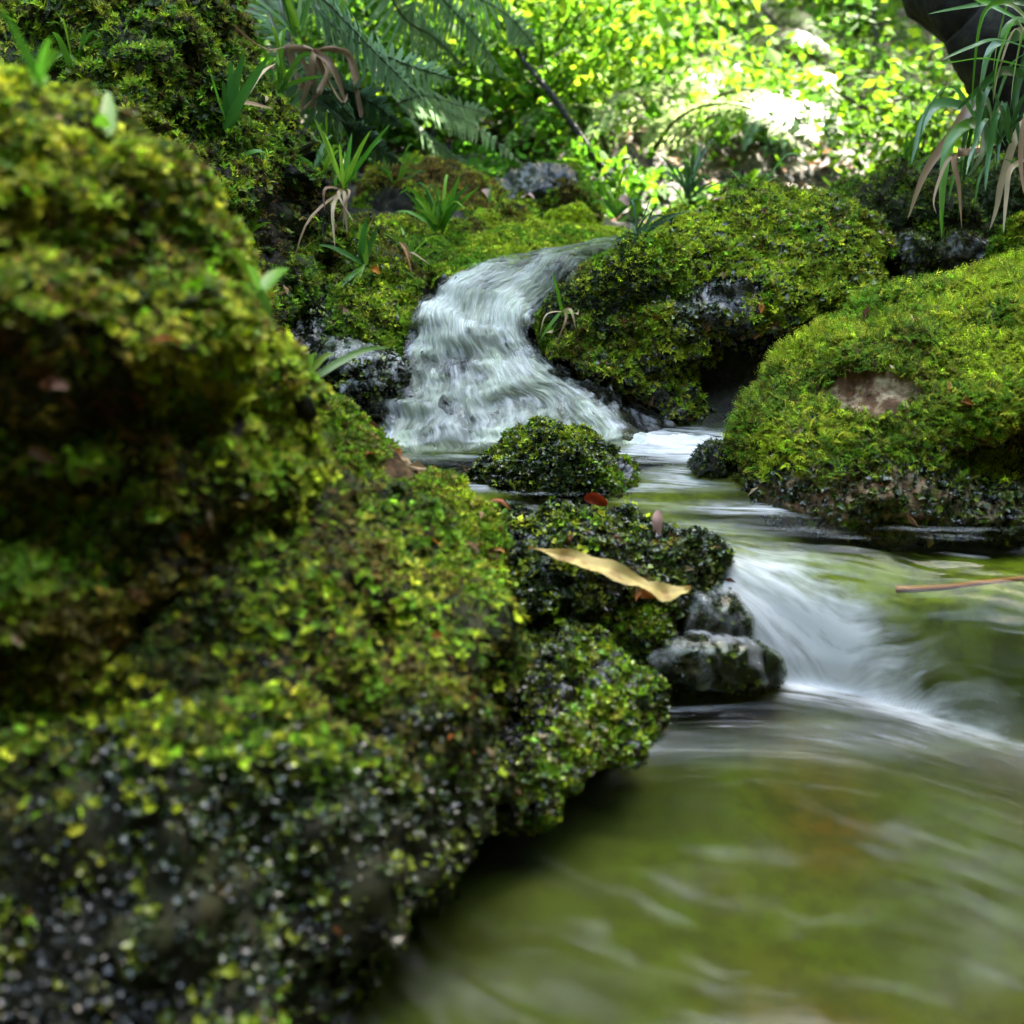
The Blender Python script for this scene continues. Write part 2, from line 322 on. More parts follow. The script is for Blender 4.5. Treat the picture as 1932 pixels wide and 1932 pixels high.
# ------------------------------------------------------------------ moss shoots (templates: quads of leaflets, z up the shoot)
def kite(base, dirv, side, ln, wd, droop=0.):
    base = np.array(base, float); dirv = np.array(dirv, float); dirv /= np.linalg.norm(dirv); side = np.array(side, float)
    mid = base + dirv * ln * .5; tip = base + dirv * ln + np.array([0, 0, -droop * ln])
    return [base, mid + side * wd * .5, tip, mid - side * wd * .5]
def tmpl_rosette(k, ln, wd, lift, r_):
    q = []
    for i in range(k):
        a = 2 * math.pi * i / k + r_.uniform(-.3, .3); l = lift * r_.uniform(.5, 1.4)
        q.append(kite((0, 0, r_.uniform(0, .35)), (math.cos(a), math.sin(a), l), (-math.sin(a), math.cos(a), r_.uniform(-.3, .3)), ln * r_.uniform(.7, 1.2), wd, .15))
    return np.array(q)
def tmpl_feather(n, ln, r_):
    q = []; bend = r_.uniform(.3, .9)
    for i in range(n):
        f = (i + .5) / n; p = np.array([bend * f * f, 0, f * .9]); w_ = (.42 * (1 - f) + .12) * ln
        for s in (-1, 1):
            q.append(kite(p, (.45, s * 1., .35 + r_.uniform(-.3, .3)), (.8, -s * .3, .2), w_ * r_.uniform(.8, 1.2), w_ * .45, .2))
    q.append(kite((0, 0, 0), (.4 * bend, 0, 1), (0, 1, 0), .95, .10))
    return np.array(q)
r0 = random.Random(5)
T_DEBRIS = [np.array([kite((0, 0, .15), (1, .1 * k, .35), (0, 1, .2 * k), 1.3, .28 + .08 * k, .3)]) for k in range(4)]
T_STAR = [tmpl_rosette(7, .8, .22, 1.1, r0) for _ in range(5)]
T_LEAFY = [tmpl_rosette(6, .75, .5, .7, r0) for _ in range(5)]
T_FEATH = [tmpl_feather(5, 1., r0) for _ in range(5)]
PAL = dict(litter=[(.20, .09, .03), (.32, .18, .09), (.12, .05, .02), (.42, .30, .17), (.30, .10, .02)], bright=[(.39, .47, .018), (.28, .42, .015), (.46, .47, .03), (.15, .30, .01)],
           mid=[(.15, .28, .010), (.10, .23, .01), (.24, .33, .012), (.12, .10, .012)],
           dark=[(.02, .04, .006), (.04, .075, .008), (.10, .13, .012), (.03, .025, .008)],
           rust=[(.16, .13, .012), (.24, .18, .02), (.09, .09, .012), (.13, .06, .012)],
           wet=[(.015, .028, .008), (.03, .055, .012), (.14, .18, .012), (.008, .010, .006)])
def scatter(V, Fc, n, size, templates, pal, pal2=None, mask=None, up=.5, seed=0, cf=9., lift=0., sizevar=.45, dark_under=True):
    """returns verts, quads, colours of n moss shoots grown on a triangle mesh"""
    g = np.random.default_rng(seed); N = normals(V, Fc); a, b, c = V[Fc[:, 0]], V[Fc[:, 1]], V[Fc[:, 2]]
    ar = np.linalg.norm(np.cross(b - a, c - a), axis=1)
    fn = N[Fc].mean(1); toc = CAM - (a + b + c) / 3; fc = (fn * toc).sum(1) / np.linalg.norm(toc, axis=1)
    ar = ar * np.where(fc > -.25, 1, .04)
    i = g.choice(len(Fc), n, p=ar / ar.sum()); r1 = np.sqrt(g.random(n)); r2 = g.random(n); w0, w1, w2 = 1 - r1, r1 * (1 - r2), r1 * r2
    P = a[i] * w0[:, None] + b[i] * w1[:, None] + c[i] * w2[:, None]; Nn = N[Fc[i, 0]] * w0[:, None] + N[Fc[i, 1]] * w1[:, None] + N[Fc[i, 2]] * w2[:, None]
    if mask is not None:
        k = g.random(len(P)) < mask(P, Nn); P, Nn = P[k], Nn[k]
    n = len(P); ax = Nn + np.array([0, 0, up]) + g.normal(0, .33, (n, 3)); ax /= np.linalg.norm(ax, axis=1)[:, None]
    tmp = g.normal(size=(n, 3)); tmp[:, 2] -= .8; e1 = tmp - (tmp * ax).sum(1)[:, None] * ax; e1 /= np.linalg.norm(e1, axis=1)[:, None]; e2 = np.cross(ax, e1)
    s = size * np.exp(g.normal(0, sizevar, n)) * (1 + .35 * np.clip(fbm(P, 22, 2, 1), -1, 1))
    s = np.clip(s, size * .4, size * 2.1)
    pl = np.array(PAL[pal]); k1 = np.clip(fbm(P, cf, 3, 31.7) * 1.6 + g.normal(0, .45, n), -.99, .99)
    idx = ((k1 + 1) * .5 * (len(pl))).astype(int); col = pl[idx]
    if pal2:
        pb = np.array(PAL[pal2]); m2 = sst(-.1, .45, fbm(P, cf * .55, 3, 77) + g.normal(0, .15, n))[:, None]
        m2 = (g.random(n)[:, None] < m2); col = np.where(m2, pb[g.integers(0, len(pb), n)], col)
    col = col * np.exp(g.normal(-.05, .42, n))[:, None]
    Vs, Cs = [], []; ti = g.integers(0, len(templates), n)
    for k, t in enumerate(templates):
        sel = ti == k; m_ = sel.sum()
        if not m_: continue
        q = t.reshape(-1, 3)
        X = P[sel][:, None] + s[sel][:, None, None] * (q[None, :, 0, None] * e1[sel][:, None] + q[None, :, 1, None] * e2[sel][:, None] + (q[None, :, 2, None] + lift) * ax[sel][:, None])
        Vs.append(X.reshape(-1, 3)); Cs.append(np.repeat(col[sel], len(q), 0))
    Vv = np.concatenate(Vs); Q = np.arange(len(Vv)).reshape(-1, 4); return Vv, Q, np.concatenate(Cs)

# ------------------------------------------------------------------ rocks
def rock(outline, Y, T, seed=0, sub=6, amp=.020, fine=.006, dents=(), sq=1.0, slope=0.):
    """closed stone whose widest section follows an outline at distance Y (each point may carry its own distance), half thickness T"""
    o = [(p[0], p[1], p[2] if len(p) > 2 else Y + slope * (p[1] - outline[0][1]) / 1000.) for p in outline]
    c2 = np.mean([(p[0], p[1]) for p in o], 0); W = np.array([at(*p) for p in o]); Cc = W.mean(0)
    cpt = Cc
    th = np.arctan2(W[:, 2] - cpt[2], W[:, 0] - cpt[0]); k = np.argsort(th); th = th[k]; W = W[k]
    th3 = np.concatenate([th - 2 * np.pi, th, th + 2 * np.pi]); W3 = np.concatenate([W, W, W])
    D, Fc = ico(sub); t = np.arctan2(D[:, 2], D[:, 0]); rho = np.hypot(D[:, 0], D[:, 2])
    tt = np.linspace(-np.pi, np.pi, 361); Wt = np.stack([np.interp(tt, th3, W3[:, j]) for j in range(3)], 1)
    ker = np.hanning(15); ker /= ker.sum(); Wt = np.stack([np.convolve(np.concatenate([Wt[-8:-1], Wt, Wt[1:8]])[:, j], ker, 'valid') for j in range(3)], 1)
    Wt = np.stack([np.interp(t, tt, Wt[:, j]) for j in range(3)], 1)
    V = Cc + (rho[:, None] ** sq) * (Wt - Cc); V[:, 1] += D[:, 1] * T
    for (du, dv, ru, rv, dep) in dents:
        pp = proj(V); ft = V[:, 1] < Cc[1] + .3 * T; V[:, 1] += ft * dep * np.exp(-((pp[:, 0] - du) / ru) ** 2 - ((pp[:, 1] - dv) / rv) ** 2)
    N = normals(V, Fc)
    V = V + N * (fbm(V, 9, 3, seed) * amp + fbm(V, 32, 2, seed + 5) * fine * 1.3 + fbm(V, 75, 2, seed + 7) * fine * .5)[:, None]
    return V, Fc
def bare_mask(bare, base=1.0, nzmin=-.35, patch=.25, pf=11.):
    def f(P, N):
        m = base * sst(nzmin - .15, nzmin + .2, N[:, 2]) * (1 - patch + patch * sst(-.35, .1, fbm(P, pf, 3, 50)))
        px = proj(P)
        for (a, b, c, d) in bare:
            r = np.hypot((px[:, 0] - a) / c, (px[:, 1] - b) / d) + .25 * fbm(P, 30, 2, 3); m = m * sst(.75, 1.15, r)
        return m
    return f
def n_debris(nm): return {'mossy_boulder': 170, 'mossy_rock': 70, 'mossy_stone': 12}.get(nm, 0)
def boulder(name, label, outline, Y, T, mat, mosses, cat="boulder", seed=0, group=None, **kw):
    V, Fc = rock(outline, Y, T, seed, **kw); o = mesh(name, V, [Fc], mat); tag(o, label, cat, group)
    if outline[0][0] < 1500 and n_debris(name): mosses = mosses + [MS(n_debris(name), .011, T_DEBRIS, 'litter', None, None, dry_m, .2, 'leaf_debris', 7)]
    for k, (nm, n, size, tp, pal, pal2, mask, mm, up, sd) in enumerate(mosses):
        Vm, Q, col = scatter(V, Fc, n, size, tp, pal, pal2, mask, up, seed * 10 + k + sd)
        m_ = mesh(nm, Vm, [Q], mm, o, col, smooth=False); m_['kind'] = 'stuff'
    return V, Fc, o
K = 1.0
def MS(n, size, tp, pal, pal2=None, mask=None, mm=None, up=.5, nm="moss", sd=0): return (nm, int(n * K), size, tp, pal, pal2, mask, mm or moss_mat, up, sd)

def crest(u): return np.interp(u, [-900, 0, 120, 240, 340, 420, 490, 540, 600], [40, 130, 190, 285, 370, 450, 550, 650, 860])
# near left, out of focus
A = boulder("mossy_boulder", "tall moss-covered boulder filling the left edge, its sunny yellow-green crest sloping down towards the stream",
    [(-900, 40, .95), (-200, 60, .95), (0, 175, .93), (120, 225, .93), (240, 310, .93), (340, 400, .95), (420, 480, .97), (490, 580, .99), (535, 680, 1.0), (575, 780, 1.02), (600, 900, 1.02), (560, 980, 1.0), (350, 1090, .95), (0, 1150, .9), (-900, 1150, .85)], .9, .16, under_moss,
    [MS(62000, .0066, T_LEAFY + T_FEATH, 'bright', None, lambda P, N: 1 - sst(130, 430, proj(P)[:, 1] - crest(proj(P)[:, 0]) + 120 * fbm(P, 9, 3, 4))),  # brighter moss kind near the crest, its sunlight partly painted into the colour
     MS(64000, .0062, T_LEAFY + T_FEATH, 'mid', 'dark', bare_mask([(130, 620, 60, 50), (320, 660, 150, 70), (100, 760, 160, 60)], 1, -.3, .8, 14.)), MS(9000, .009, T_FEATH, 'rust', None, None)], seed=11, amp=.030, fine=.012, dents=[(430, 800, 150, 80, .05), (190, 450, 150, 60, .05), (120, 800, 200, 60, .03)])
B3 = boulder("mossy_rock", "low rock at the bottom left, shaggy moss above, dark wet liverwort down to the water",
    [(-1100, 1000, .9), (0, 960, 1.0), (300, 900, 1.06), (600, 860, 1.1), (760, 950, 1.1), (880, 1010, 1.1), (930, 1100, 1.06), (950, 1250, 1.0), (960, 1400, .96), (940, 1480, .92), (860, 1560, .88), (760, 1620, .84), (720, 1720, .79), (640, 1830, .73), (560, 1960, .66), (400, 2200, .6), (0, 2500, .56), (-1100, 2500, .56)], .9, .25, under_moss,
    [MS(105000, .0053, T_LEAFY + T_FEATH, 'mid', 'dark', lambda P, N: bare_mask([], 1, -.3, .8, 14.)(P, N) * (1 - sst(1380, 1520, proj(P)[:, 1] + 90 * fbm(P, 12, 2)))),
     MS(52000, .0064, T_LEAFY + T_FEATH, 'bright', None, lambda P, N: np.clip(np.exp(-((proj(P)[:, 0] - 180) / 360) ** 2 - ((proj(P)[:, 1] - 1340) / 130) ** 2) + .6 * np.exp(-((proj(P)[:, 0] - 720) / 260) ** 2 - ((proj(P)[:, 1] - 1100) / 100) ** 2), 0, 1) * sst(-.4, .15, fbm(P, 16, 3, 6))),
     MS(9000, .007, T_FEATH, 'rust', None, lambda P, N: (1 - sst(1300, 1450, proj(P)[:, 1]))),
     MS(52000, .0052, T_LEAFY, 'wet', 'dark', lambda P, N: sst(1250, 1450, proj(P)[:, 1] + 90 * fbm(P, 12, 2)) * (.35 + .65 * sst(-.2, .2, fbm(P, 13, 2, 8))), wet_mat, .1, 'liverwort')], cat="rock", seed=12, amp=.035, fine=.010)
boulder("mossy_rock", "dim brownish mossy rock filling the hollow at the left edge under the tall boulder", [(-900, 985, .84), (0, 965, .84), (230, 1000, .86), (420, 1050, .9), (470, 1130, .92), (380, 1220, .9), (150, 1270, .86), (-900, 1320, .8)], .84, .13, under_moss,
    [MS(30000, .0058, T_LEAFY + T_FEATH, 'mid', 'rust', bare_mask([], 1, -.5, .6, 14.))], cat="rock", seed=43, amp=.025, fine=.012)
B0 = boulder("mossy_rock", "narrow mossy rock ridge with a bare brown patch beside the pool",
    [(520, 700, 1.3), (600, 745, 1.3), (660, 785, 1.3), (720, 840, 1.3), (800, 895, 1.3), (890, 950, 1.28), (950, 990, 1.25), (960, 1150, 1.15), (700, 1250, 1.1), (480, 1100, 1.15)], 1.2, .09, pale_rock,
    [MS(26000, .0068, T_FEATH + T_STAR, 'bright', 'mid', bare_mask([(765, 880, 55, 32)], 1, -.4, .3)), MS(5000, .0065, T_LEAFY, 'rust', None, bare_mask([(765, 880, 60, 36)]))], cat="rock", seed=13, amp=.012)
B1 = boulder("mossy_rock", "flat-topped mossy ledge carrying the long yellow leaf, dark wet tip jutting into the stream",
    [(820, 1000, 1.28), (900, 990, 1.3), (1000, 988, 1.32), (1120, 990, 1.32), (1230, 998, 1.32), (1320, 1015, 1.3), (1368, 1048, 1.29), (1370, 1085, 1.27), (1300, 1120, 1.25), (1150, 1130, 1.22), (950, 1120, 1.2), (820, 1080, 1.2)], 1.3, .09, wet_rock,
    [MS(20000, .0062, T_LEAFY + T_STAR, 'wet', 'dark', None, wet_mat, .6, 'liverwort'), MS(3400, .0075, T_LEAFY, 'bright', 'rust', lambda P, N: sst(-.1, .3, fbm(P, 20, 2, 9)))], cat="rock", seed=14, amp=.016, fine=.012, sq=.8)
B1b = boulder("mossy_rock", "dark mossy stone under the ledge, below the hanging yellow leaf",
    [(880, 1110), (1050, 1105), (1180, 1120), (1270, 1150), (1250, 1200), (1190, 1250), (1080, 1280), (950, 1260), (860, 1200)], 1.22, .07, wet_rock,
    [MS(15000, .0058, T_LEAFY + T_STAR, 'wet', 'mid', None, wet_mat, .3, 'liverwort')], cat="rock", seed=15, amp=.022, fine=.012)
B2 = boulder("wet_rock", "ragged wet dark stone under sparse liverwort where water trickles into the lower pool",
    [(840, 1215, 1.08), (960, 1195, 1.12), (1070, 1210, 1.13), (1140, 1240, 1.12), (1180, 1295, 1.1), (1215, 1365, 1.08), (1185, 1402, 1.05), (1120, 1425, 1.03), (1060, 1440, 1.0), (1000, 1500, .97), (900, 1530, .94), (820, 1400, .98)], 1.06, .085, wet_rock,
    [MS(14000, .0054, T_LEAFY + T_STAR, 'wet', 'mid', bare_mask([], .85, -.7, .8, 16.), wet_mat, .1, 'liverwort'), MS(2600, .006, T_LEAFY, 'bright', None, lambda P, N: sst(0, .4, fbm(P, 18, 2, 9)))], cat="rock", seed=16, amp=.030, fine=.012)
# left bank behind
C1 = boulder("mossy_boulder", "dark steep mossy bank stone behind the tall left boulder, hung with small plants",
    [(-300, -350, 2.2), (100, -350, 2.2), (330, -200, 2.15), (420, -20, 2.1), (470, 130, 2.08), (540, 240, 2.05), (600, 370, 2.02), (625, 450, 2.0), (590, 520, 1.95), (560, 640, 1.8), (560, 760, 1.7), (300, 900, 1.6), (-300, 900, 1.6)], 2.0, .30, under_moss,
    [MS(66000, .0085, T_FEATH + T_STAR, 'mid', 'bright', bare_mask([(530, 410, 60, 90)], 1, -.45, .4)), MS(9000, .009, T_FEATH, 'rust'), MS(6000, .010, T_LEAFY, 'dark', None, None)], seed=17, amp=.05, fine=.014, dents=[(540, 430, 60, 110, .18)])
C2 = boulder("wet_rock", "mossy stone left of the cascade with a dripping dark lower face",
    [(590, 445, 2.1), (680, 420, 2.15), (770, 455, 2.15), (800, 520, 2.1), (790, 570, 2.05), (765, 640, 1.98), (755, 700, 1.93), (700, 790, 1.83), (640, 800, 1.8), (560, 730, 1.8), (500, 620, 1.85), (500, 540, 1.95)], 1.98, .10, wet_rock,
    [MS(26000, .0068, T_STAR + T_FEATH, 'mid', 'bright', bare_mask([(560, 600, 70, 90), (650, 720, 100, 80)], 1, -.5, .2)), MS(4500, .006, T_LEAFY, 'wet', None, bare_mask([], .9, -.9), wet_mat, 0, 'liverwort')], cat="rock", seed=18, amp=.022, fine=.010)
C3 = boulder("wet_rock", "small wet rock at the left foot of the cascade with water running over it",
    [(620, 650), (700, 650), (760, 690), (765, 740), (740, 800), (700, 840), (620, 800), (590, 720)], 1.80, .06, wet_rock,
    [MS(1600, .006, T_LEAFY, 'wet', None, bare_mask([], .6, -.6, .7), wet_mat, 0, 'liverwort')], cat="rock", seed=19, amp=.02, fine=.008)
D = boulder("mossy_rock", "long low bright mossy ridge above the cascade lip",
    [(770, 505, 2.25), (800, 470, 2.3), (880, 452, 2.35), (960, 436, 2.4), (1050, 430, 2.45), (1130, 432, 2.5), (1200, 436, 2.55), (1210, 462, 2.5), (1080, 478, 2.35), (960, 490, 2.25), (880, 520, 2.15), (800, 560, 2.1), (760, 560, 2.15)], 2.3, .10, under_moss,
    [MS(34000, .0066, T_STAR + T_FEATH, 'bright', None, bare_mask([], 1, -.3, .1))], cat="rock", seed=20, amp=.012, fine=.007)
Fm = boulder("mossy_rock", "mossy hump behind the grass tuft, left of the grey stone",
    [(660, 345, 2.7), (720, 315, 2.75), (800, 318, 2.8), (900, 340, 2.8), (1000, 385, 2.75), (1020, 440, 2.65), (800, 470, 2.6), (660, 440, 2.6)], 2.7, .16, under_moss,
    [MS(22000, .008, T_STAR + T_FEATH, 'bright', 'rust', bare_mask([(740, 390, 50, 40)], 1, -.3, .2))], cat="rock", seed=21, amp=.03, fine=.01)
E = boulder("grey_stone", "grey stone with a mossy right shoulder standing beyond the cascade against the bright ferns",
    [(900, 385), (945, 345), (985, 315), (1040, 302), (1085, 318), (1120, 355), (1140, 410), (1100, 440), (950, 440), (880, 425)], 2.85, .13, grey_rock,
    [MS(15000, .0075, T_STAR, 'mid', 'bright', lambda P, N: sst(1065, 1100, proj(P)[:, 0] + 60 * fbm(P, 12, 2)) + (proj(P)[:, 1] > 372 + 25 * fbm(P, 15, 2)) * .9)], cat="stone", seed=22, amp=.022, fine=.01)
boulder("mossy_rock", "mossy bank stone under the spreading grass tuft, left of the bright ridge", [(620, 450, 2.3), (690, 418, 2.35), (790, 415, 2.4), (890, 430, 2.42), (930, 465, 2.4), (880, 510, 2.3), (780, 550, 2.2), (640, 540, 2.2)], 2.33, .12, under_moss,
    [MS(21000, .0072, T_STAR + T_FEATH, 'mid', 'bright', bare_mask([], 1, -.3, .3))], cat="rock", seed=41, amp=.02, fine=.008)
G_ = boulder("mossy_rock", "small round moss cushion on the ridge above the cascade",
    [(1035, 412), (1060, 395), (1090, 393), (1112, 408), (1115, 430), (1080, 440), (1040, 436)], 2.55, .04, under_moss, [MS(4500, .007, T_STAR, 'bright')], cat="rock", seed=23, sub=5, amp=.008, fine=.004)
# right bank
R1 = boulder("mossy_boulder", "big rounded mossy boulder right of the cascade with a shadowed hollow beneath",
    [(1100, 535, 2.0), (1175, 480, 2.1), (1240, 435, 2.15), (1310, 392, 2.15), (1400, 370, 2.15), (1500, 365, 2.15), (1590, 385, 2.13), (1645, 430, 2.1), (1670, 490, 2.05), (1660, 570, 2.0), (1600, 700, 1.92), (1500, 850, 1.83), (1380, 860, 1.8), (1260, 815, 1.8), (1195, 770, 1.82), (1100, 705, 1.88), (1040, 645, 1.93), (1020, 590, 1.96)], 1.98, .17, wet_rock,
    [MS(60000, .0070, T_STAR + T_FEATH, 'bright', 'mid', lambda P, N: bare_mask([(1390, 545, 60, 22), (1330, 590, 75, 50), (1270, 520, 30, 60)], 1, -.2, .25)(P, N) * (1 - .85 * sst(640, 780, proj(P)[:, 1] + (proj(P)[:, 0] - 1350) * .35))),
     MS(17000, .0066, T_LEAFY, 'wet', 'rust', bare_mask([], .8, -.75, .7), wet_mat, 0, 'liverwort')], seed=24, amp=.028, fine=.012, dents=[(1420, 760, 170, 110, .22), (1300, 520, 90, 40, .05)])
R1b = boulder("mossy_rock", "low mossy shoulder leaning on the big boulder beside the cascade's right edge",
    [(1040, 575), (1100, 520), (1170, 478), (1240, 440), (1290, 470), (1280, 600), (1230, 720), (1190, 775), (1110, 715), (1050, 655), (1020, 610)], 1.93, .07, wet_rock,
    [MS(17000, .0064, T_STAR + T_LEAFY, 'mid', 'wet', bare_mask([], 1, -.5, .5), moss_mat, .2), MS(5500, .0064, T_STAR, 'bright', None, lambda P, N: (1 - sst(480, 620, proj(P)[:, 1])))], cat="rock", seed=25, amp=.02, fine=.008)
R2 = boulder("mossy_boulder", "large rounded boulder at the right edge under feathery moss with a bare brown scar",
    [(1385, 870, 1.52), (1390, 800, 1.55), (1420, 740, 1.58), (1480, 670, 1.6), (1540, 620, 1.62), (1640, 570, 1.65), (1760, 545, 1.66), (1870, 520, 1.66), (1960, 480, 1.66), (2100, 460, 1.66), (2300, 600, 1.6), (2350, 850, 1.5), (2200, 1010, 1.44), (1900, 1010, 1.42), (1650, 1010, 1.42), (1480, 980, 1.44), (1400, 940, 1.48)], 1.56, .15, pale_rock,
    [MS(72000, .0088, T_FEATH, 'bright', 'mid', lambda P, N: bare_mask([(1640, 738, 108, 46)], 1, -.35, .1)(P, N) * (1 - sst(820, 930, proj(P)[:, 1] + 40 * fbm(P, 10, 2)))),
     MS(20000, .0062, T_LEAFY + T_FEATH, 'wet', 'dark', lambda P, N: sst(760, 880, proj(P)[:, 1] + 40 * fbm(P, 10, 2)), wet_mat, 0, 'liverwort'),
     MS(2200, .006, T_FEATH, 'rust', None, lambda P, N: .35 * (np.hypot((proj(P)[:, 0] - 1640) / 160, (proj(P)[:, 1] - 735) / 80) < 1), dry_m, .3, 'dead_moss')], seed=26, amp=.018, fine=.008, dents=[(1960, 900, 170, 70, .1), (1640, 735, 110, 50, .03)])
R3 = boulder("mossy_boulder", "shaded mossy boulder behind the right-hand boulders, under the broad-leaved sedge",
    [(1560, 420), (1600, 350), (1680, 318), (1780, 318), (1900, 300), (2100, 280), (2250, 400), (2250, 650), (1700, 650), (1600, 600)], 2.35, .2, under_moss,
    [MS(36000, .0082, T_STAR + T_FEATH, 'dark', 'mid', bare_mask([], 1, -.35, .5))], seed=27, amp=.04, fine=.012)
boulder("grey_stone", "small blue-grey stone wedged behind the big mossy boulder", [(1660, 490), (1680, 450), (1720, 440), (1755, 455), (1765, 500), (1740, 560), (1680, 560)], 2.08, .05, grey_rock,
    [MS(900, .006, T_STAR, 'dark')], cat="stone", seed=28, sub=5, amp=.01)
boulder("grey_stone", "flat blue-grey stone at the foot of the sedge", [(1765, 480), (1800, 450), (1850, 440), (1890, 460), (1910, 510), (1880, 560), (1780, 560)], 2.05, .06, grey_rock,
    [MS(1200, .006, T_STAR, 'dark')], cat="stone", seed=29, sub=5, amp=.01)
boulder("mossy_rock", "bright mossy stone cut by the right edge of the picture, behind the scarred boulder", [(1880, 470), (1910, 420), (1960, 400), (2100, 400), (2100, 600), (1900, 600)], 1.95, .08, under_moss,
    [MS(9000, .007, T_STAR, 'bright')], cat="rock", seed=30, sub=5, amp=.015)
CR = boulder("mossy_stone", "low mossy stone sitting in the middle of the pool below the cascade",
    [(878, 890, 1.56), (920, 858, 1.58), (970, 826, 1.6), (1030, 808, 1.6), (1100, 812, 1.6), (1150, 840, 1.59), (1195, 875, 1.57), (1225, 898, 1.55), (1210, 918, 1.52), (1100, 922, 1.52), (960, 918, 1.52), (890, 905, 1.54)], 1.55, .07, wet_rock,
    [MS(15000, .0062, T_STAR + T_LEAFY, 'wet', 'mid', bare_mask([(1180, 868, 26, 40)], 1, -.8, .2), wet_mat, .7, 'liverwort'), MS(6500, .0068, T_STAR, 'bright', 'mid', lambda P, N: (1 - sst(805, 890, proj(P)[:, 1] + 35 * fbm(P, 25, 2))))], cat="stone", seed=31, amp=.018, fine=.011)
boulder("wet_rock", "small wet stone in white water between the pool stone and the scarred boulder", [(1295, 880), (1320, 848), (1355, 838), (1390, 845), (1400, 890), (1340, 905)], 1.56, .03, wet_rock,
    [MS(500, .005, T_STAR, 'wet', None, None, wet_mat)], cat="rock", seed=32, sub=5, amp=.008)
boulder("mossy_rock", "nearest low rock in the bottom left corner, dark and studded with wet leaflets", [(-500, 1620, .66), (0, 1600, .7), (250, 1660, .7), (430, 1760, .66), (520, 1900, .6), (480, 2200, .54), (-500, 2400, .5)], .62, .08, under_moss,
    [MS(30000, .0048, T_LEAFY, 'wet', 'mid', bare_mask([], 1, -.6, .8), wet_mat, .1, 'liverwort')], cat="rock", seed=42, amp=.02, fine=.008)
H1 = boulder("wet_rock", "glistening stone just under the pointed tip of the yellow leaf", [(1270, 1140), (1320, 1118), (1375, 1128), (1408, 1165), (1415, 1200), (1350, 1215), (1270, 1190)], 1.21, .035, slick_rock, [MS(1100, .0042, T_LEAFY, "wet", None, bare_mask([], .9, -.8, .8), wet_mat, 0, "liverwort")], cat="rock", seed=33, sub=5, amp=.008, fine=.002)
H2 = boulder("wet_rock", "smooth dark stone at the foot of the small fall with water sliding over it", [(1195, 1240), (1250, 1205), (1330, 1195), (1410, 1205), (1465, 1240), (1478, 1280), (1400, 1310), (1270, 1300)], 1.17, .045, slick_rock, [MS(1100, .0042, T_LEAFY, "wet", None, bare_mask([], .9, -.8, .8), wet_mat, 0, "liverwort")], cat="rock", seed=34, sub=5, amp=.009, fine=.002)
for (V_, Fc_, o_), fo in ((H1, -.02), (H2, -.02), (C3, .02)):      # silky film of water sliding over the stones
    V2 = V_ + normals(V_, Fc_) * .004; k = V2[Fc_].mean(1); nz = normals(V_, Fc_)[Fc_[:, 0]]; ok = (nz[:, 2] > -.25)
    mesh("water_film", V2, [Fc_[ok]], wm_fall, o_, uv=np.stack([V2[:, 0] * .9 + V2[:, 1] * .5, V2[:, 2] * 1.5], -1), attrs={"foam": fo + .35 * fbm(V2 * [1, 1, .4], 40, 3, 4) + .10 * sst(.2, .95, normals(V_, Fc_)[:, 2])})
# ==PART2==
# ------------------------------------------------------------------ plants
def bez(P, n):
    """smooth curve through 3 or more points"""
    return cat(np.array(P, float), n)
def unit(v): return v / (np.linalg.norm(v, axis=-1)[..., None] + 1e-9)
def ribbon(acc, P, width, col, n=10, face=.75, fold=.25, prof=None, seed=0, tipcol=None, roll=0.):
    """a leaf blade along a curve: three verts across with a folded midrib"""
    Q = bez(P, n); Tn = unit(np.gradient(Q, axis=0)); s = np.linspace(0, 1, n)
    toc = unit(CAM - Q); g = np.random.default_rng(seed); rv = unit(g.normal(size=3)[None])[0]
    nrm = unit(toc * face + rv * (1 - face) + np.array([0, 0, .25])); S = unit(np.cross(Tn, nrm)); Nn = np.cross(S, Tn)
    if roll: a = roll * s[:, None]; S, Nn = S * np.cos(a) + Nn * np.sin(a), Nn * np.cos(a) - S * np.sin(a)
    w_ = width * (prof(s) if prof else np.clip(1.15 * np.minimum(1, (.35 + 2.2 * s)) * (1 - s ** 2.2) ** .8, .02, 1))
    V = np.stack([Q - S * w_[:, None] * .5 + Nn * w_[:, None] * fold * .5, Q, Q + S * w_[:, None] * .5 + Nn * w_[:, None] * fold * .5], 1).reshape(-1, 3)
    c = np.array(col)[None] * np.ones((n, 1))
    if tipcol is not None: c = c + (np.array(tipcol) - c) * sst(.5, .95, s)[:, None]
    acc.add(V, grid_faces(n, 3), c=np.repeat(c, 3, 0))
def tube(acc, P, r, col, n=12, k=7, taper=.6):
    Q = bez(P, n); Tn = unit(np.gradient(Q, axis=0)); a0 = unit(np.cross(Tn, [.3, .2, 1.])); b0 = np.cross(Tn, a0)
    rr = r * (1 - (1 - taper) * np.linspace(0, 1, n)); th = np.arange(k + 1) * 2 * np.pi / k
    V = Q[:, None] + rr[:, None, None] * (np.cos(th)[None, :, None] * a0[:, None] + np.sin(th)[None, :, None] * b0[:, None])
    acc.add(V.reshape(-1, 3), grid_faces(n, k + 1), c=col)
GR = [(.09, .28, .02), (.06, .21, .03), (.15, .36, .02), (.22, .40, .03)]
DRY = [(.42, .28, .16), (.30, .18, .10), (.5, .38, .22)]
def arch(P0, P1, up, g):
    P0, P1 = np.array(P0), np.array(P1); L = np.linalg.norm(P1 - P0)
    return [P0, P0 + (P1 - P0) * .3 + np.array([0, 0, up * L * .75]), P0 + (P1 - P0) * .68 + np.array([0, 0, up * L]), P1]
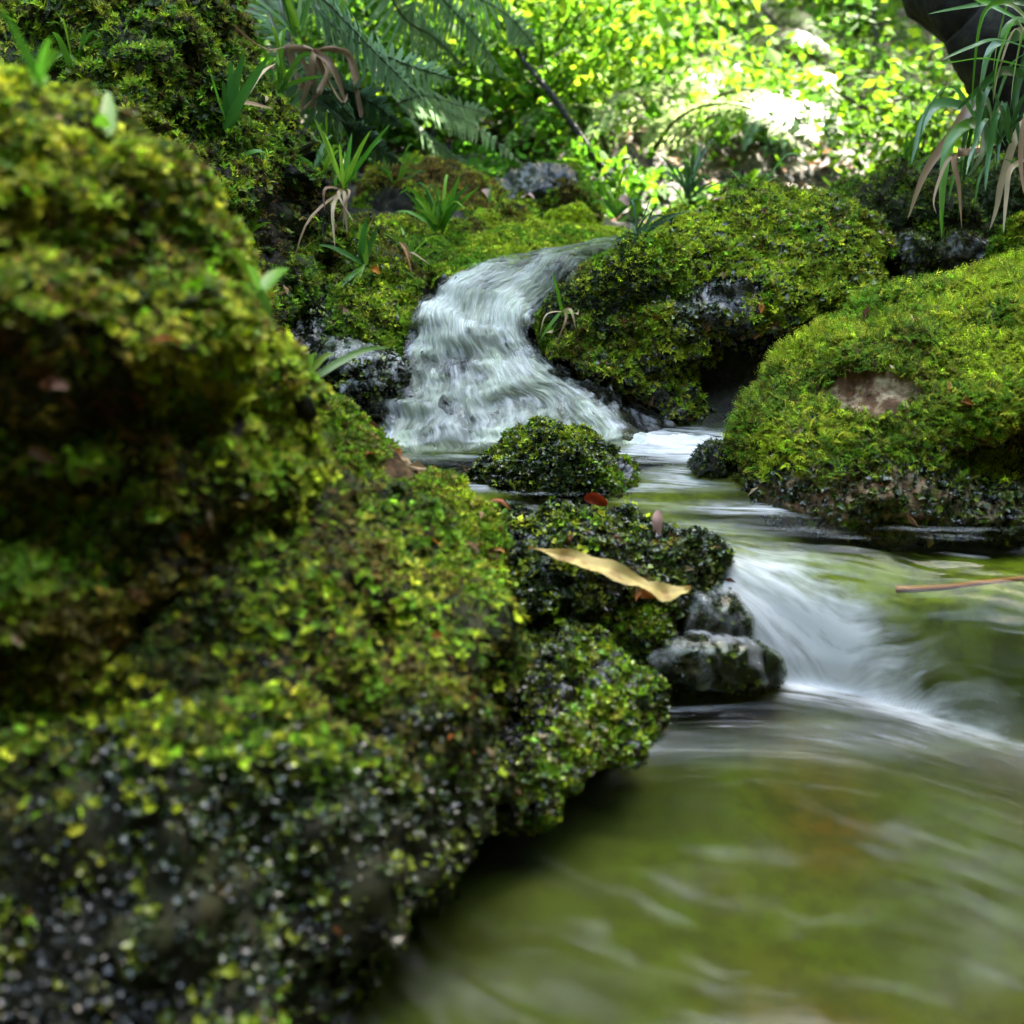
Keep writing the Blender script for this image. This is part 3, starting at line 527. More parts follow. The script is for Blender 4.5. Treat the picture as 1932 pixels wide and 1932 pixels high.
def grass(name, label, base, tips, width=.006, pal=GR, up=.18, seed=0, dry=(), rand=0, length=.12, group=None, cat_='grass tuft', mat=None):
    g = np.random.default_rng(seed); b = at(*base); A_ = Acc()
    for k, t in enumerate(tips):
        e = at(t[0], t[1], base[2] + (t[2] if len(t) > 2 else g.uniform(-.07, .05))); c = pal[g.integers(0, len(pal))]
        ribbon(A_, arch(b + g.normal(0, .004, 3), e, up * g.uniform(.3, 1.4), g), width * g.uniform(.75, 1.25), np.array(c) * g.uniform(.8, 1.25), 10, g.uniform(.3, .9), .3, seed=seed * 50 + k)
    for k in range(rand):
        a = g.uniform(0, 2 * np.pi); l = length * g.uniform(.5, 1.2); o = np.array([math.cos(a), math.sin(a), 0]) * l * g.uniform(.25, .9); e = b + o + np.array([0, 0, l * g.uniform(.2, 1.)])
        ribbon(A_, arch(b + g.normal(0, .006, 3), e, g.uniform(.05, .35), g), width * g.uniform(.6, 1.1), np.array(pal[g.integers(0, len(pal))]) * g.uniform(.7, 1.2), 9, g.uniform(.1, .8), .3, seed=seed * 70 + k)
    o = A_.build(name, mat or leaf_m); tag(o, label, cat_, group)
    if dry:
        D_ = Acc()
        for k, t in enumerate(dry):
            e = at(t[0], t[1], base[2] + (t[2] if len(t) > 2 else -.05)); m_ = (b + e) / 2 + np.array([g.normal(0, .012), -.02, .02])
            ribbon(D_, [b, m_, e], width * g.uniform(.5, .9), DRY[g.integers(0, 3)], 10, .7, .4, seed=k, roll=g.uniform(-1.5, 1.5))
        D_.build("dry_blades", dry_m, o)
    return o
grass("grass_tuft", "tuft of upright grass on the left bank with withered blades hanging below it", (648, 358, 1.98), [(592, 222), (612, 250), (700, 246), (738, 232), (722, 262), (664, 250), (682, 276), (640, 268)], .008, seed=1, up=.06,
      dry=[(613, 398), (640, 412), (648, 430), (655, 442), (632, 470, -.08), (548, 520, -.08), (668, 420)], rand=6, length=.07)
grass("grass_tuft", "tuft of broad bright green blades high on the shaded left bank", (432, 236, 1.76), [(388, 112), (436, 112), (462, 100), (512, 100), (470, 150), (420, 150)], .012, seed=2, up=.05, dry=[(515, 205, .1), (520, 120, .1)])
grass("grass_tuft", "grass tuft on the tall left boulder's crest, one long blade reaching the top corner", (74, 158, .93), [(-4, 6), (97, 70), (110, 92), (52, 112), (62, 150), (88, 140)], .010, seed=3, up=.03)
grass("grass_plant", "single broad green blade standing on the sunny slope of the left boulder", (184, 242, .93), [(204, 172), (196, 215)], .011, seed=4, up=.02, cat_='grass')
grass("grass_sprout", "bright two-bladed sprout leaning out from the left boulder's edge", (490, 545, .96), [(436, 468), (548, 508), (512, 600), (470, 500)], .012, [(.16, .32, .02), (.12, .28, .03)], seed=5, up=.06, cat_='grass sprout')
grass("grass_tuft", "small yellow-green tuft with one orange blade and one long blade arching towards the cascade", (580, 722, 1.26), [(533, 655), (545, 668), (560, 650), (600, 668), (738, 655, .1), (632, 668), (548, 690)], .008, [(.16, .32, .02), (.12, .26, .03), (.24, .36, .03)], seed=6, up=.12, dry=[(582, 668, .0)])
grass("grass_tuft", "tiny grass plant with drooping brown blades on the boulder at the cascade's right edge", (1062, 588, 1.86), [(1042, 515), (1085, 592), (1080, 612), (1020, 640)], .008, seed=7, up=.05, dry=[(1018, 640), (1048, 652), (1086, 620)])
grass("grass_tuft", "spreading green grass tuft on the mossy ridge left above the cascade", (828, 432, 2.3), [(764, 362), (782, 372), (800, 350), (826, 340), (868, 330), (890, 345), (905, 352), (858, 350), (880, 372), (790, 395), (745, 400), (850, 380)], .009, seed=8, up=.10, rand=14, length=.10)
grass("grass_tuft", "dark grass tuft on the left bank with broad bluish blades hanging towards the wet rock", (686, 500, 2.0), [(706, 408), (692, 412), (678, 420), (712, 430), (646, 585, -.08), (628, 562, -.08), (655, 520), (600, 462)], .010, seed=9, up=.06)
grass("grass_tuft", "pale green tuft on the moss beside the cascade's upper left edge", (775, 488, 2.12), [(757, 428), (835, 448), (822, 470), (742, 445), (792, 440), (720, 440)], .007, [(.18, .34, .03), (.10, .24, .03)], seed=10, up=.15, dry=[(757, 470, -.03), (775, 515, -.05), (812, 500)])
grass("grass_tuft", "thin dark grass drooping over the big right boulder beside the lip", (1200, 452, 2.02), [(1150, 470), (1175, 480), (1262, 415), (1290, 402), (1312, 395), (1225, 482), (1160, 450), (1240, 430)], .006, [(.07, .16, .05), (.05, .12, .05)], seed=11, up=.12, rand=10, length=.09, dry=[(1175, 572, -.1), (1200, 548, -.1), (1230, 470)])
grass("grass_tuft", "grass tuft against the right side of the grey stone", (1165, 408, 2.75), [(1125, 340), (1150, 360), (1180, 350), (1205, 372), (1140, 385)], .008, seed=12, up=.1, rand=14, length=.13)
grass("grass_tuft", "bluish grass tuft in front of the sunlit ferns, above the big right boulder", (1300, 375, 2.7), [(1240, 330), (1265, 310), (1340, 335), (1385, 345), (1290, 300)], .009, [(.06, .14, .05), (.09, .2, .04)], seed=13, up=.15, rand=16, length=.16)
g = np.random.default_rng(40)
for k, (u, v, Y, wd, up_, lab) in enumerate([(150, 120, 1.75, .009, .1, "dark grass tuft just behind the left boulder's crest"), (225, 60, 1.95, .008, .1, "thin grass tuft near the top of the shaded bank"), (345, 190, 1.85, .008, .1, "grass tuft in the middle of the shaded bank beside seedlings"), (530, 150, 2.1, .009, .12, "green grass tuft on the bank's upper right edge under the bluish fern"),
        (560, 40, 2.2, .010, .1, "upright grass tuft at the top edge beside the bluish fern"), (470, 420, 1.8, .007, .2, "wispy dark grass hanging above the dripping rock"), (610, 300, 2.05, .007, .1, "fine grass at the bank's edge left of the withered tuft"), (745, 330, 2.6, .008, .1, "grass sprig on the mossy hump left of the spreading tuft"),
        (1420, 372, 2.15, .006, .1, "sparse grass sprig on top of the big right boulder"), (1700, 330, 2.3, .008, .1, "grass sprig on the shaded boulder left of the sedge"), (640, 20, 2.6, .01, .1, "tall thin grass at the top edge under the bluish fern"), (925, 400, 2.6, .006, .1, "short grass at the grey stone's left foot")]):
    grass("grass_tuft", lab, (u, v + 25, Y), [], wd, [(.10, .26, .02), (.07, .20, .03), (.16, .32, .02)], up_, 200 + k, rand=11, length=.10 if k not in (4, 10) else .16)
# whorled seedlings on the shaded bank
def whorl(A_, c, r_, n, col, tilt=.35, wd=.28):
    for k in range(n):
        a = 2 * np.pi * k / n + g.uniform(-.3, .3); d = np.array([math.cos(a), math.sin(a) * .9, g.uniform(-.1, .5)]); l = r_ * g.uniform(.7, 1.15)
        ribbon(A_, [c, c + d * l * .55 + np.array([0, 0, .1 * l]), c + d * l - np.array([0, 0, .05 * l])], l * wd, np.array(col) * g.uniform(.8, 1.2), 6, .4, .2, prof=lambda s: np.sin(np.pi * np.clip(s * .93 + .05, 0, 1)) ** .8, seed=k)
for k, (u, v, Y, r_, lab) in enumerate([(452, 300, 1.82, .050, "whorled seedling at the dark bank's right edge below the broad-bladed tuft"), (395, 252, 1.84, .055, "leafy seedling in the middle of the shaded bank"), (258, 128, 1.95, .05, "leafy seedling highest on the shaded bank"),
        (430, 370, 1.78, .045, "small seedling hanging low on the dark bank"), (300, 210, 1.85, .045, "small pale seedling behind the left boulder's crest"), (360, 320, 1.8, .05, "seedling just above the left boulder's sunny edge"), (330, 100, 1.98, .045, "thin seedling near the hanging dead fronds")]):
    A_ = Acc(); c = at(u, v, Y); root = at(u - 8, v + 45, Y + .02); tube(A_, [root, (root + c) / 2 + [.006, 0, 0], c + [0, 0, .01]], .0016, (.05, .09, .02), 7, 5)
    for q in range(4): whorl(A_, c + np.array([0, 0, -.022 * q]), r_ * (.7 + .12 * q), 6, (.10, .28, .025))
    tag(A_.build("seedling", leaf_m), lab, "seedling", "seedlings on the left bank")

# broad-leaved sedge, right
sg = empty("broad_leaved_sedge", at(1890, 270, 2.05)); tag(sg, "large broad-leaved sedge hanging over the stones at the upper right, some leaves withered", "sedge")
inv = np.array(sg.location)
bases = [(1885, 262, 2.05), (1960, 60, 2.0)]
LV = [([(1870, 262), (1835, 215), (1775, 196), (1740, 235), (1719, 311)], 24, 0), ([(1875, 235), (1845, 190), (1800, 250), (1745, 325), (1712, 415)], 22, 2), ([(1880, 270), (1835, 235), (1794, 268), (1780, 350), (1777, 450)], 24, 0), ([(1885, 255), (1868, 228), (1856, 262), (1845, 300), (1818, 342)], 26, 0),
      ([(1870, 280), (1815, 285), (1803, 305), (1811, 350), (1815, 432)], 19, 1), ([(1960, 210), (1925, 240), (1892, 332), (1880, 390), (1867, 434)], 15, 1), ([(1975, 40), (1930, 62), (1875, 88), (1855, 150), (1842, 242)], 20, 0), ([(1960, 150), (1896, 133), (1850, 165), (1805, 208)], 17, 0),
      ([(1950, 130), (1860, 112), (1800, 118), (1758, 124)], 11, 0), ([(1960, 100), (1885, 76), (1830, 90), (1774, 114)], 11, 0), ([(1985, 20), (1900, 4), (1820, 14), (1750, 27)], 13, 0), ([(1815, -15), (1870, 10), (1945, 50)], 10, 0), ([(1990, 60), (1940, 40), (1905, 52), (1890, 72)], 30, 0),
      ([(1868, 280), (1850, 200), (1852, 140)], 16, 0), ([(1935, 300), (1905, 320), (1898, 370), (1893, 440)], 11, 1), ([(1950, 50), (1935, 110), (1915, 180), (1920, 250), (1932, 330)], 15, 0), ([(1960, 90), (1912, 120), (1880, 200), (1858, 290)], 14, 0), ([(1940, 330), (1890, 300), (1850, 330), (1838, 395)], 9, 0),
      ([(1880, 280), (1825, 290), (1790, 300), (1763, 372), (1768, 405)], 8, 1), ([(1980, 160), (1940, 210), (1925, 300), (1935, 380)], 12, 1), ([(1890, 262), (1830, 300), (1800, 330), (1790, 380)], 10, 0), ([(1990, 120), (1960, 180), (1890, 260), (1870, 330)], 13, 0), ([(1900, 265), (1920, 200), (1950, 150)], 14, 0)]
gs = np.random.default_rng(8)
for k in range(16):
    u0, v0 = (1885 + gs.normal(0, 12), 265 + gs.normal(0, 10)) if k % 3 else (1960, gs.uniform(20, 150)); du = -gs.uniform(20, 130); LV.append(([(u0, v0), (u0 + du * .45, v0 - gs.uniform(30, 110)), (u0 + du * .85, v0 - gs.uniform(-30, 40)), (u0 + du, v0 + gs.uniform(30, 170))], gs.uniform(7, 13), int(gs.random() < .2)))
for k, (pts, wd, dr) in enumerate(LV):
    A_ = Acc(); dpt = 2.05 - .18 * (k % 5) / 4; wd *= .85; P = [at(a, b, dpt + (.06 if j == 0 else -.03 * j)) - inv for j, (a, b) in enumerate(pts)]
    col = [(.09, .20, .06), (.06, .17, .03), (.12, .30, .02)][k % 3] if dr == 0 else DRY[k % 3]
    # ribbon() turns blades to the light using world positions
    Q = [p + inv for p in P]; B_ = Acc(); ribbon(B_, Q, wd * 2.0 / 2071 * 1.05, col, 18, .55, .35, seed=k + 3, tipcol=DRY[0] if dr == 2 else None, roll=.8 if k % 2 else -.6)
    A_.add(np.concatenate(B_.V) - inv, np.concatenate(B_.q), c=np.concatenate(B_.c)); o = A_.build("leaf" if dr != 1 else "dry_leaf", fern_m if dr != 1 else dry_m, sg)
    if dr == 1: o['label'] = "withered pale brown hanging leaf"

# ferns
def frond(A_, P, wid, n, col, roll=0., lobes=3, col2=None, gg=None, narrow=.5):
    m_ = 60; Q = bez(P, m_); Tn = unit(np.gradient(Q, axis=0)); side = unit(np.cross(Tn, [0, 0.001, 1.])); up_ = np.cross(side, Tn)
    side, up_ = side * math.cos(roll) + up_ * math.sin(roll), up_ * math.cos(roll) - side * math.sin(roll)
    tube(A_, P, wid * .022, (.05, .06, .02), 20, 5, .3); L = np.linalg.norm(np.diff(Q, axis=0), axis=1).sum()
    for k in range(n):
        f = .12 + .87 * k / n; i = int(f * (m_ - 1)); pl = wid * .5 * (math.sin(math.pi * min(1, .12 + f * .9)) ** .8 * (1 - f * .35)) ; sp = L * .88 / n
        for s in (-1, 1):
            d = side[i] * s + Tn[i] * .32 + up_[i] * gg.uniform(-.22, .05); d /= np.linalg.norm(d); ww = sp * narrow
            c = np.array(col) * gg.uniform(.75, 1.25); wv = unit((Tn[i] - d * (Tn[i] @ d))[None])[0]
            if lobes <= 3:
                s_ = np.linspace(0, 1, 9); w_ = ww * (1 - s_ ** 1.8) * (1 + .22 * np.where(np.arange(9) % 2, 1, -1)) + .0004
                ctr = Q[i] + d * (s_ * pl)[:, None] - up_[i] * (s_ ** 2 * pl * .22)[:, None]
                V = np.stack([ctr - wv * w_[:, None] - up_[i] * w_[:, None] * .3, ctr, ctr + wv * w_[:, None] - up_[i] * w_[:, None] * .3], 1).reshape(-1, 3)
                A_.add(V, grid_faces(9, 3), c=c)
            else:
                f2 = (np.arange(lobes) + .5) / lobes; V = []
                for q in f2:
                    b = Q[i] + d * q * pl - up_[i] * q * q * pl * .2; l2 = ww * 1.6 * (1 - q) ** .6 + .001
                    for s2 in (-1, 1):
                        dd = wv * s2 + d * .6; dd /= np.linalg.norm(dd); V += kite(b, dd, d, l2, l2 * .42)
                V = np.array(V); A_.add(V, np.arange(len(V)).reshape(-1, 4), c=c)
def fern(name, label, fronds, col, n=24, lobes=3, mat=None, group=None, seed=0, wid=.2, narrow=.5):
    gg = np.random.default_rng(seed); b = np.array(at(*fronds[0][0])); o = empty(name, b); tag(o, label, "fern", group)
    for f in fronds:
        roll = f[-1] if not isinstance(f[-1], tuple) else 0.; pts = [p for p in f if isinstance(p, tuple)]
        A_ = Acc(); frond(A_, [at(*p) - b for p in pts], wid * gg.uniform(.85, 1.1), n, col, roll, lobes, gg=gg, narrow=narrow); A_.build("frond", mat or fern_m, o)
BL = (.20, .33, .17)
fern("fern", "fern with broad bluish fronds sweeping down right from the upper left bank", [((500, -60, 2.65), (600, -10, 2.55), (700, 90, 2.45), (800, 190, 2.4), 1.0), ((520, -40, 2.7), (560, 120, 2.6), (640, 200, 2.5), (730, 270, 2.45), .9), ((480, -80, 2.7), (520, 60, 2.5), (600, 190, 2.5), (690, 225, 2.5), .9), ((560, -60, 2.7), (620, 40, 2.6), (740, 110, 2.5), (860, 150, 2.5), .8)], BL, 30, seed=1, wid=.25, narrow=.44)
fern("fern", "bluish fern fronds hanging from the top edge above the cascade", [((760, -100, 3.0), (830, -10, 2.95), (900, 70, 2.9), (955, 150, 2.85), .9), ((800, -100, 3.0), (880, -20, 3.0), (960, 30, 2.9), (1010, 90, 2.9), .8), ((700, -80, 3.0), (760, 30, 3.0), (820, 70, 2.95), (870, 120, 2.9), 1.0)], BL, 30, seed=2, wid=.25, narrow=.44)
fern("fern", "small dark fern frond pair just left of the sunlit opening", [((760, 180, 3.2), (830, 205, 3.1), (900, 240, 3.05), (985, 310, 3.0), .9), ((760, 190, 3.2), (800, 250, 3.1), (850, 290, 3.0), (880, 320, 3.0), .9), ((740, 200, 3.2), (800, 180, 3.1), (870, 200, 3.0), (930, 215, 3.0), .8)], BL, 22, seed=3, wid=.18, narrow=.42)
fern("fern", "dark fern in the shade between the grass tufts of the left bank", [((600, 180, 2.5), (650, 170, 2.4), (710, 200, 2.4), (760, 240, 2.4), .8), ((610, 190, 2.5), (650, 230, 2.4), (700, 270, 2.4), (760, 310, 2.4), .8)], (.05, .10, .05), 22, seed=4, wid=.16)
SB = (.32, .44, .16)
bgf = [(1130, 250, 4.6, "leftmost of the white-hot sunlit ferns beside the leaning branch"), (1290, 160, 5.4, "sunlit fern in the middle of the bright clearing"), (1420, 120, 5.8, "tall sunlit fern near the top of the clearing"), (1560, 90, 6.4, "sunlit fern below the top edge of the clearing"),
       (1250, 290, 4.2, "low sunlit fern just above the bluish grass"), (1400, 240, 4.8, "broad sunlit fern over pinkish leaf litter"), (1560, 240, 5.2, "yellow-green fern at the clearing's shaded right side"), (1480, 320, 3.9, "bluish-green fern above the big right boulder"), (1650, 210, 5.6, "fern in front of the dark leaning trunk")]
bgf += [(1050, 200, 5.2, "sunlit fern behind the leaning branch, above the grey stone"), (1180, 320, 3.9, "lowest sunlit fern right of the grey stone"), (1330, 60, 6.6, "pale fern high in the clearing"), (1480, 30, 7.0, "pale fern at the top edge of the clearing"), (1360, 300, 4.5, "sunlit fern behind the bluish grass tuft"), (1660, 130, 6.4, "sunlit fern right next to the leaning trunk"), (1210, 220, 5.0, "sunlit fern right of the leaning branch's middle"), (1500, 180, 5.6, "white-hot fern in the centre right of the clearing")]
for k, (u, v, Y, lab) in enumerate(bgf):
    gg = np.random.default_rng(60 + k); n = 6; fr = []; sc = .85 if k not in (7,) else .3
    b = at(u, v, Y)
    o = empty("fern", b); tag(o, lab, "fern", "ferns in the clearing")
    for q in range(n):
        a = 2 * np.pi * q / n + gg.uniform(-.3, .3); d = np.array([math.cos(a), math.sin(a) * .8, 0]); l = sc * gg.uniform(.75, 1.15)
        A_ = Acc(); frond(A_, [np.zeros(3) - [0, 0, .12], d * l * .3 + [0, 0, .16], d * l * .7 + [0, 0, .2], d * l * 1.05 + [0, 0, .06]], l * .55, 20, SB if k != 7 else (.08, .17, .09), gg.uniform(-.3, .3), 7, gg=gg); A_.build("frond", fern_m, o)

# leafy undergrowth on the hillside, one mass nobody could count
def leaves_mesh(P, size, cols, g, name, mat, parent=None, flat=.4, sv=.3, asp=.5):
    n = len(P); nr = g.normal(size=(n, 3)); nr[:, 2] = np.abs(nr[:, 2]) + flat; nr = unit(nr); t_ = g.normal(size=(n, 3)); t_ = unit(t_ - (t_ * nr).sum(1)[:, None] * nr); b_ = np.cross(nr, t_)
    s = size * np.exp(g.normal(0, sv, n))[:, None]; h = s * asp * .5
    V = np.stack([P - t_ * s * .5, P - t_ * s * .08 + b_ * h - nr * h * .3, P + t_ * s * .5 - nr * s * .15, P - t_ * s * .08 - b_ * h - nr * h * .3], 1)
    mid = P + nr * h * .0
    return mesh(name, V.reshape(-1, 3), [np.arange(4 * n).reshape(-1, 4)], mat, parent, np.repeat(cols, 4, 0), smooth=False)
g = np.random.default_rng(77)
n = 150000; X = g.uniform(-3.2, 4.5, n); Yy = 3.05 + 5.5 * g.random(n) ** 1.1; Pq = np.stack([X, Yy, 0 * X], -1)
dn = fbm(Pq, 1.9, 3, 12); open_ = np.exp(-((X - (.9 + .25 * (Yy - 4))) / 1.0) ** 2) * (Yy < 7)
kp = g.random(n) < np.clip(.50 + dn * 2.0 - .6 * open_ * (Yy > 3.7), .05, 1); X, Yy, Pq, dn = X[kp], Yy[kp], Pq[kp], dn[kp]; n = len(X)
hgt = (.03 + .50 * sst(0, .7, dn)) * np.interp(Yy, [3, 3.6, 6], [.4, 1, 1.7]) * g.random(n) ** .6
Pz = np.stack([X, Yy, terrain(X, Yy) + hgt], -1)
base = np.array([(.06, .17, .010), (.11, .23, .010), (.04, .11, .012), (.18, .28, .015), (.22, .20, .03)])
ci = np.clip(((fbm(Pz, 1.4, 2, 6) + g.normal(0, .3, n)) * 2.2 + 1.8).astype(int), 0, 4); cols = base[ci] * np.exp(g.normal(0, .2, n))[:, None]
tag(leaves_mesh(Pz, .030, cols, g, "undergrowth", under_m, asp=.6, sv=.45), kind='stuff')
# dry litter and pebble-sized bits in the clearing
n = 5500; X = g.uniform(-2, 4, n); Yy = g.uniform(3.0, 7, n); Pz = np.stack([X, Yy, terrain(X, Yy) + .012], -1)
cols = np.array([(.42, .27, .2), (.3, .17, .1), (.5, .36, .27), (.2, .1, .05)])[g.integers(0, 4, n)]
tag(leaves_mesh(Pz, .05, cols, g, "leaf_litter", dry_m, flat=1.5, asp=.45), kind='stuff')

# shrubs
def shrub(label, u, v, Y, r_, h, n, size, pal, seed, group="shrubs around the clearing"):
    gg = np.random.default_rng(seed); top = at(u, v, Y); gz = float(terrain(np.array([top[0]]), np.array([top[1]]))[0]); b = np.array([top[0], top[1], gz])
    o = empty("shrub", b); tag(o, label, "shrub", group); H = max(top[2] - gz + h * .5, h); S_ = Acc(); P = []
    for k in range(9):
        a = gg.uniform(0, 6.28); e = np.array([math.cos(a) * r_ * gg.uniform(.3, 1), math.sin(a) * r_ * gg.uniform(.3, 1), H * gg.uniform(.55, 1.05)])
        tube(S_, [np.array([0, 0, -.03]), e * [.25, .25, .55], e], .008, (.05, .035, .02), 8, 5, .25)
        m = n // 9; f = gg.random(m) ** .5; q = e * f[:, None] * [1, 1, 1] + np.array([0, 0, 1]) * 0 + gg.normal(0, r_ * .26, (m, 3)) * (0.35 + f[:, None]); P.append(q)
    P = np.concatenate(P); P = P[P[:, 2] > .02]; cols = np.array(pal)[gg.integers(0, len(pal), len(P))] * np.exp(gg.normal(0, .2, len(P)))[:, None]
    S_.build("stem", bark, o); leaves_mesh(P, size, cols, gg, "foliage", under_m, o, asp=.55)
bk = M("bark"); nn = bk.noise(30, 6, .65); c = bk.ramp(nn, [(.4, (.005, .004, .003)), (.55, (.02, .015, .009)), (.68, (.035, .045, .010))]); b = bk.n("Bump", i_Strength=.8, i_Distance=.01, i_Height=nn)
bark = bk.surf(bk.n("BsdfPrincipled", i_Base_Color=c, i_Roughness=.85, i_Normal=b.outputs[0]).outputs[0])
YG = [(.09, .23, .010), (.14, .28, .012), (.20, .32, .015), (.06, .15, .010)]; DG = [(.05, .12, .012), (.08, .17, .015), (.04, .08, .015)]
for a in [("bright yellow-green shrub beside the top of the leaning branch", 1060, 110, 4.2, .42, .5, 2600, .042, YG, 1), ("bright green shrub at the top edge above the clearing", 1210, 60, 5.0, .5, .5, 2600, .045, YG, 2), ("darker green shrub at the top edge, left of the white-hot ferns", 1350, 20, 6.0, .55, .5, 2600, .045, DG + YG[:1], 3),
          ("green shrub behind the dark hanging fern fronds", 860, 60, 3.9, .45, .5, 2600, .04, YG + DG[:1], 4), ("shaded green shrub at the top edge behind the bluish fern", 660, -20, 3.8, .4, .5, 2200, .04, DG + YG[:1], 5), ("leafy green shrub low behind the mossy hump", 800, 250, 3.5, .3, .3, 1800, .032, YG + DG, 6),
          ("yellow-green shrub in the sun near the leaning trunk", 1600, 70, 6.0, .45, .5, 2200, .045, YG, 7), ("low green shrub between the sunlit ferns and the big right boulder", 1440, 280, 4.1, .22, .25, 1300, .032, YG, 8), ("small green shrub behind the grey stone", 1010, 230, 3.8, .3, .4, 1500, .035, YG, 9), ("low green shrub at the trunk's foot", 1740, 250, 3.6, .3, .3, 1500, .035, YG + DG, 10)]: shrub(*a)

# stems and trunk
def stem(name, label, cat_, P, r, twigs=0, seed=0, mat=None, col=(.03, .022, .015)):
    gg = np.random.default_rng(seed); A_ = Acc(); Pw_ = [at(*p) for p in P]; tube(A_, Pw_, r, col, 26, 8, .55); o = A_.build(name, mat or bark); tag(o, label, cat_)
    if twigs:
        Q = bez(Pw_, 30)
        for k in range(twigs):
            B_ = Acc(); i = gg.integers(1, 27); e = Q[i] + gg.normal(0, .07, 3) + [0, 0, .05]; tube(B_, [Q[i], (Q[i] + e) / 2 + gg.normal(0, .01, 3), e], r * .25, col, 6, 4, .3); B_.build("twig", bark, o)
stem("leaning_branch", "dark thin branch leaning down right across the sunlit clearing to the grey stone", "branch", [(1160, 352, 3.3), (1100, 265, 3.35), (1040, 178, 3.4), (985, 110, 3.5), (940, 30, 3.6), (915, -60, 3.7)], .011, 9, 1)
stem("leaning_branch", "thin dark branch slanting through the top of the white-hot clearing", "branch", [(1600, 160, 5.0), (1540, 110, 5.0), (1480, 60, 5.1), (1430, 5, 5.2), (1400, -40, 5.3)], .010, 5, 2)
stem("sapling", "short upright dark stem between the sunlit ferns", "stem", [(1502, 300, 4.4), (1500, 240, 4.4), (1496, 160, 4.4)], .006, 3, 3)
for k, (P_, r_, lab) in enumerate([([(1240, 330, 4.4), (1235, 240, 4.4), (1250, 150, 4.5), (1245, 40, 4.6)], .006, "thin upright dark stem left of the middle of the clearing"), ([(820, 330, 3.4), (815, 240, 3.4), (822, 170, 3.4)], .006, "thin upright stem in the shade left of the leaning branch"), ([(1640, 300, 4.6), (1620, 200, 4.6), (1650, 90, 4.7), (1640, -20, 4.8)], .008, "slim dark stem near the leaning trunk"), ([(1130, 200, 6.0), (1120, 80, 6.0), (1140, -40, 6.1)], .014, "young trunk at the top edge left of the clearing"), ([(1370, 150, 7.0), (1380, 40, 7.0), (1370, -60, 7.1)], .02, "young trunk at the top edge above the clearing")]): stem("sapling", lab, "stem", P_, r_, 5, 30 + k)
stem("dead_stick", "short dark stub of stick behind the big right boulder", "stick", [(1390, 385, 3.2), (1398, 350, 3.2), (1402, 320, 3.2)], .009, 0, 4)
rd = M("red_bark"); red = rd.surf(rd.n("BsdfPrincipled", i_Base_Color=(.32, .06, .03, 1), i_Roughness=.4).outputs[0])
stem("red_twig", "reddish twig lying in the water above the lower fall at the right edge", "twig", [(1690, 1112, 1.23), (1780, 1108, 1.22), (1880, 1096, 1.22), (2050, 1080, 1.2)], .0045, 0, 5, red, (.3, .06, .03))

def tree(name, label, P, r, crowns, n, seed, size=.11, gap=-.28, pal=None):
    gg = np.random.default_rng(seed); P = np.array(P, float); o = empty(name, P[0]); tag(o, label, "tree"); b = P[0]; A_ = Acc(); m = 60
    Q = bez(P - b, m); Tn = unit(np.gradient(Q, axis=0)); a0 = unit(np.cross(Tn, [.3, 1, .2])); b0 = np.cross(Tn, a0); th = np.linspace(0, 2 * np.pi, 41); rr = r * np.linspace(1.15, .6, m)
    V = Q[:, None] + rr[:, None, None] * (np.cos(th)[None, :, None] * a0[:, None] + np.sin(th)[None, :, None] * b0[:, None]); V = V.reshape(-1, 3)
    nn_ = fbm(V * [1, 1, .5], 9, 4, seed); V = V + (V - np.repeat(Q, 41, 0)) * (nn_ * .25)[:, None]
    A_.add(V, grid_faces(m, 41)); tk = A_.build("trunk", bark, o)
    if seed == 1:
        gf = grid_faces(m, 41); tf = np.concatenate([gf[:, [0, 1, 2]], gf[:, [0, 2, 3]]]); Vm, Qm, cm_ = scatter(V + b, tf, 9000, .014, T_STAR + T_FEATH, 'dark', 'mid', lambda P, N: sst(-.1, .3, fbm(P, 5, 3, 2)), .2, 99); mt = mesh("moss", Vm - b, [Qm], moss_mat, tk, cm_, False); mt['kind'] = 'stuff'
    Bq = Acc(); pts = []
    for (cx, cy, cz, rx, ry, rz, share) in crowns:
        c = np.array([cx, cy, cz]) - b; k = int(n * share); d = unit(gg.normal(size=(k, 3))) * gg.random((k, 1)) ** .4 * [rx, ry, rz]; q = c + d
        keep_ = fbm(q, 1.1, 2, seed) > gap; pts.append(q[keep_])
        for j in range(6):
            e = c + unit(gg.normal(size=3)[None])[0] * [rx * .8, ry * .8, rz * .6]; st_ = Q[-1 - gg.integers(0, 10)]; tube(Bq, [st_, (st_ + e) / 2 + [0, 0, .2], e], r * .28, (.5, .5, .5), 14, 6, .15)
    Bq.build("limbs", bark, o); P_ = np.concatenate(pts); pal = pal or [(.05, .12, .012), (.09, .18, .015), (.13, .22, .02)]
    cols = np.array(pal)[gg.integers(0, len(pal), len(P_))]; leaves_mesh(P_, size, cols, gg, "crown", crown_m, o, asp=.6, flat=.8)
tree("leaning_tree", "dark mossy tree trunk leaning left at the upper right corner, behind the sedge", [at(2080, 340, 2.75), at(1985, 180, 2.75), at(1880, 20, 2.8), at(1800, -140, 2.9), (1.5, 3.3, 1.9), (1.7, 3.9, 3.2)], .135, [(1.9, 4.45, 3.7, 2.3, 1.4, .5, .34), (1.1, 4.0, 3.9, 1.7, 1.05, .4, .24), (2.4, 4.0, 3.6, 1.6, 1.05, .4, .22), (.2, 4.7, 4.1, 2.0, 1.2, .5, .20)], 30000, 1, size=.15, gap=-.9)  # crowns above the frame, placed across the sun's path to shade the stream
